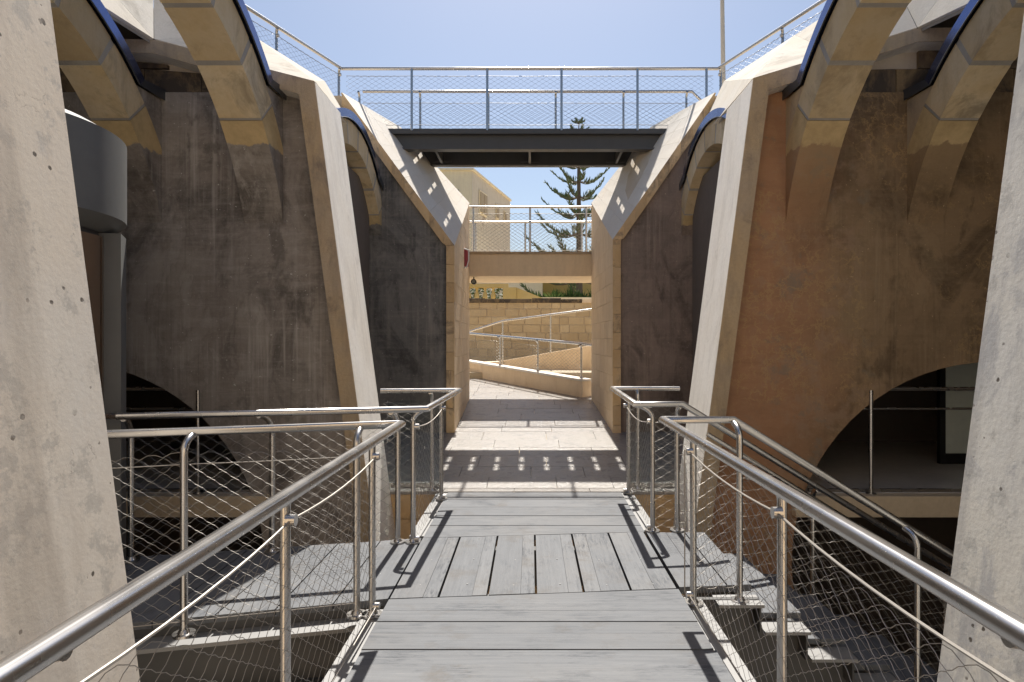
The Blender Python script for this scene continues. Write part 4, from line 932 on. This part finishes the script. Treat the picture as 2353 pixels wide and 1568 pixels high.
for (xa, xb, ya, yb) in ((1099.7, 1117.3, 436, 490), (1138, 1144, 468, 503), (1157, 1161.5, 484, 508)):
    u0, u1 = onwall(xa), onwall(xb); p, q_ = c0+dv*u0, c0+dv*u1
    zt_ = H-(ya-CY)*p.y/F; zb_ = H-(yb-CY)*p.y/F
    P = [p+nv*0.01, q_+nv*0.01, q_+nv*0.07, p+nv*0.07]
    wdw = MB().prism([Vector((v_.x, v_.y, zb_)) for v_ in P], (0, 0, zt_-zb_)).build('window', 'cream', t)
    for h in (0, 1):
        a = p.lerp(q_, 0.06+0.47*h); b = p.lerp(q_, 0.47+0.47*h)
        P = [a+nv*0.071, b+nv*0.071, b+nv*0.11, a+nv*0.11]
        MB().prism([Vector((v_.x, v_.y, zb_+0.1)) for v_ in P], (0, 0, zt_-zb_-0.2)).build('shutter', 'shutter', wdw)
p = at(1036, 460, 34.96); q_ = at(1054, 437, 34.96)
wdw = MB().box(p.x-0.6, q_.x, 34.9, 34.96, p.z, q_.z).build('window', 'black', t); MB().box(p.x-0.5, q_.x-0.08, 34.87, 34.899, p.z+0.08, q_.z-0.08).build('pane', 'pane_grey', wdw)
MB().box(c0.x-0.9, c0.x-0.2, 34.9, 34.96, 0.95, 5.2).build('doorway', 'shutter', t)
# low buildings glimpsed under the bridge
o = MB().prism([(-6.0, 33, 0.9), (0.6, 33, 0.9), (0.6, 33, 4.9), (-6.0, 33, 5.2)], (0, 4, 0)).build('low_house', 'cream'); tag(o, 'low cream house wall glimpsed behind the yellow balustrade', 'house')
t = thing('garden_wall', 'long yellow garden wall behind the green shrubs', 'wall', (5, 34, 0.9))
MB().box(0.62, 14, 34, 34.3, 0.9, 4.9).build('wall', 'yellow', t); MB().box(0.62, 14, 33.9, 34.4, 4.901, 5.1).build('coping', 'cream', t)
t = thing('planter_wall', 'low buff planter wall in front of the shrubs', 'wall', (2, 26.5, 0.9))
MB().box(-0.6, 6, 26.4, 26.8, 0.9, 3.35).build('wall', 'cream_worn', t); MB().box(-0.6, 6, 26.35, 26.85, 3.351, 3.45).build('coping', 'cream', t)
# shrubs
for i in range(9):
    x = -0.3+i*0.42+jit(0.1); yy = 27.2+jit(0.3); hh = random.uniform(0.35, 0.75)+(0.0 if i < 5 else 0.15)
    t = thing('leafy_shrub', 'spiky green shrub growing behind the buff planter wall', 'shrub', (x, yy, 3.3), 'shrubs behind the planter wall')
    m = MB()
    for k_ in range(150):
        a = random.uniform(0, 6.28); el = random.uniform(0.15, 1.5); L = hh*random.uniform(0.6, 1.1)
        dd = Vector((math.cos(a)*math.cos(el)*0.9, math.sin(a)*math.cos(el)*0.6, math.sin(el))); b0 = Vector((x+jit(0.15), yy+jit(0.12), 3.28))
        sdv = dd.cross(Vector((0, 0, 1))); sdv = (sdv.normalized() if sdv.length > 0.01 else Vector((1, 0, 0)))*0.022
        mid = b0+dd*L*0.55+Vector((0, 0, 0.03)); tip = b0+dd*L-Vector((0, 0, 0.08*math.cos(el)))
        m.add([b0-sdv*0.5, b0+sdv*0.5, mid+sdv, tip, mid-sdv], [(0, 1, 2, 3, 4)])
    m.build('foliage', 'shrub', t); MB().tube([(x, yy, 3.0), (x, yy, 3.4)], 0.04, 8).build('stem', 'bark', t)
# Norfolk Island pine
ty = 32.0; tx = (1330-CX)*ty/F; ztop = H+(CY-274)*ty/F
t = thing('norfolk_pine', 'tall tiered pine with upswept branches rising behind the footbridges', 'pine tree', (tx, ty, 0.9))
MB().tube([(tx, ty, 0.8), (tx+0.03, ty, 4), (tx, ty, 8), (tx, ty, 11), (tx, ty, ztop)], [0.19, 0.17, 0.12, 0.07, 0.012], 12).build('trunk', 'bark', t, True)
br = MB(); fo = MB()
z = 3.6; tier = 0
while z < ztop-0.15:
    f = (ztop-z)/(ztop-3.6); n = 6 if f > 0.1 else 5
    L0 = 0.2+2.9*f**0.8
    a0 = tier*0.5+jit(0.3)
    for i in range(n):
        a = a0+2*math.pi*i/n+jit(0.15); L = L0*random.uniform(0.8, 1.12); rise = 0.10+0.18*(1-f)
        P = []
        for k_ in range(8):
            u = k_/7; P.append(Vector((tx+math.cos(a)*L*u, ty+math.sin(a)*L*u, z+L*(rise*u-0.30*math.sin(u*math.pi)*0.55+0.20*u*u))))
        br.tube(P, [0.035*(1-0.7*k_/7)*(0.5+f) for k_ in range(8)], 5, cap=False)
        nsp = int(12+34*f)
        for q in range(nsp):
            u = 0.18+0.82*(q+random.random())/nsp; k_ = min(6, int(u*7)); p = P[k_].lerp(P[k_+1], u*7-k_)
            for sgn in (-1, 1):
                lf = (0.18+0.42*f)*random.uniform(0.7, 1.15)*(1.15-0.6*u)
                tang = Vector((math.cos(a), math.sin(a), 0)); lat = Vector((-math.sin(a), math.cos(a), 0))*sgn
                d1 = (tang*0.55+lat*random.uniform(0.15, 0.75)+Vector((0, 0, random.uniform(0.15, 0.9)))).normalized()
                d2 = (d1+Vector((0, 0, 0.6))).normalized()
                fo.tube([p, p+d1*lf*0.55, p+d1*lf*0.55+d2*lf*0.5], [0.018, 0.028, 0.005], 3, cap=False)
    z += 1.25*(0.35+0.65*f)*random.uniform(0.9, 1.1); tier += 1
br.build('branches', 'bark', t); fo.build('crown', 'needle', t)
# mast
t = thing('white_mast', 'slender cream mast standing beyond the terrace railing on the umber wall side', 'mast', (4.28, 14.3, 0.9))
p = at(1662, 185, 14.3)
MB().tube([(p.x+0.02, 14.3, 0.9), (p.x, 14.3, 7.5), (p.x-0.06, 14.3, 12.0)], [0.055, 0.05, 0.035], 12).build('pole', 'mast', t, True)
MB().disc((p.x+0.02, 14.3, 0.9), 0.12, 0.03).build('base_plate', 'mast', t, True)
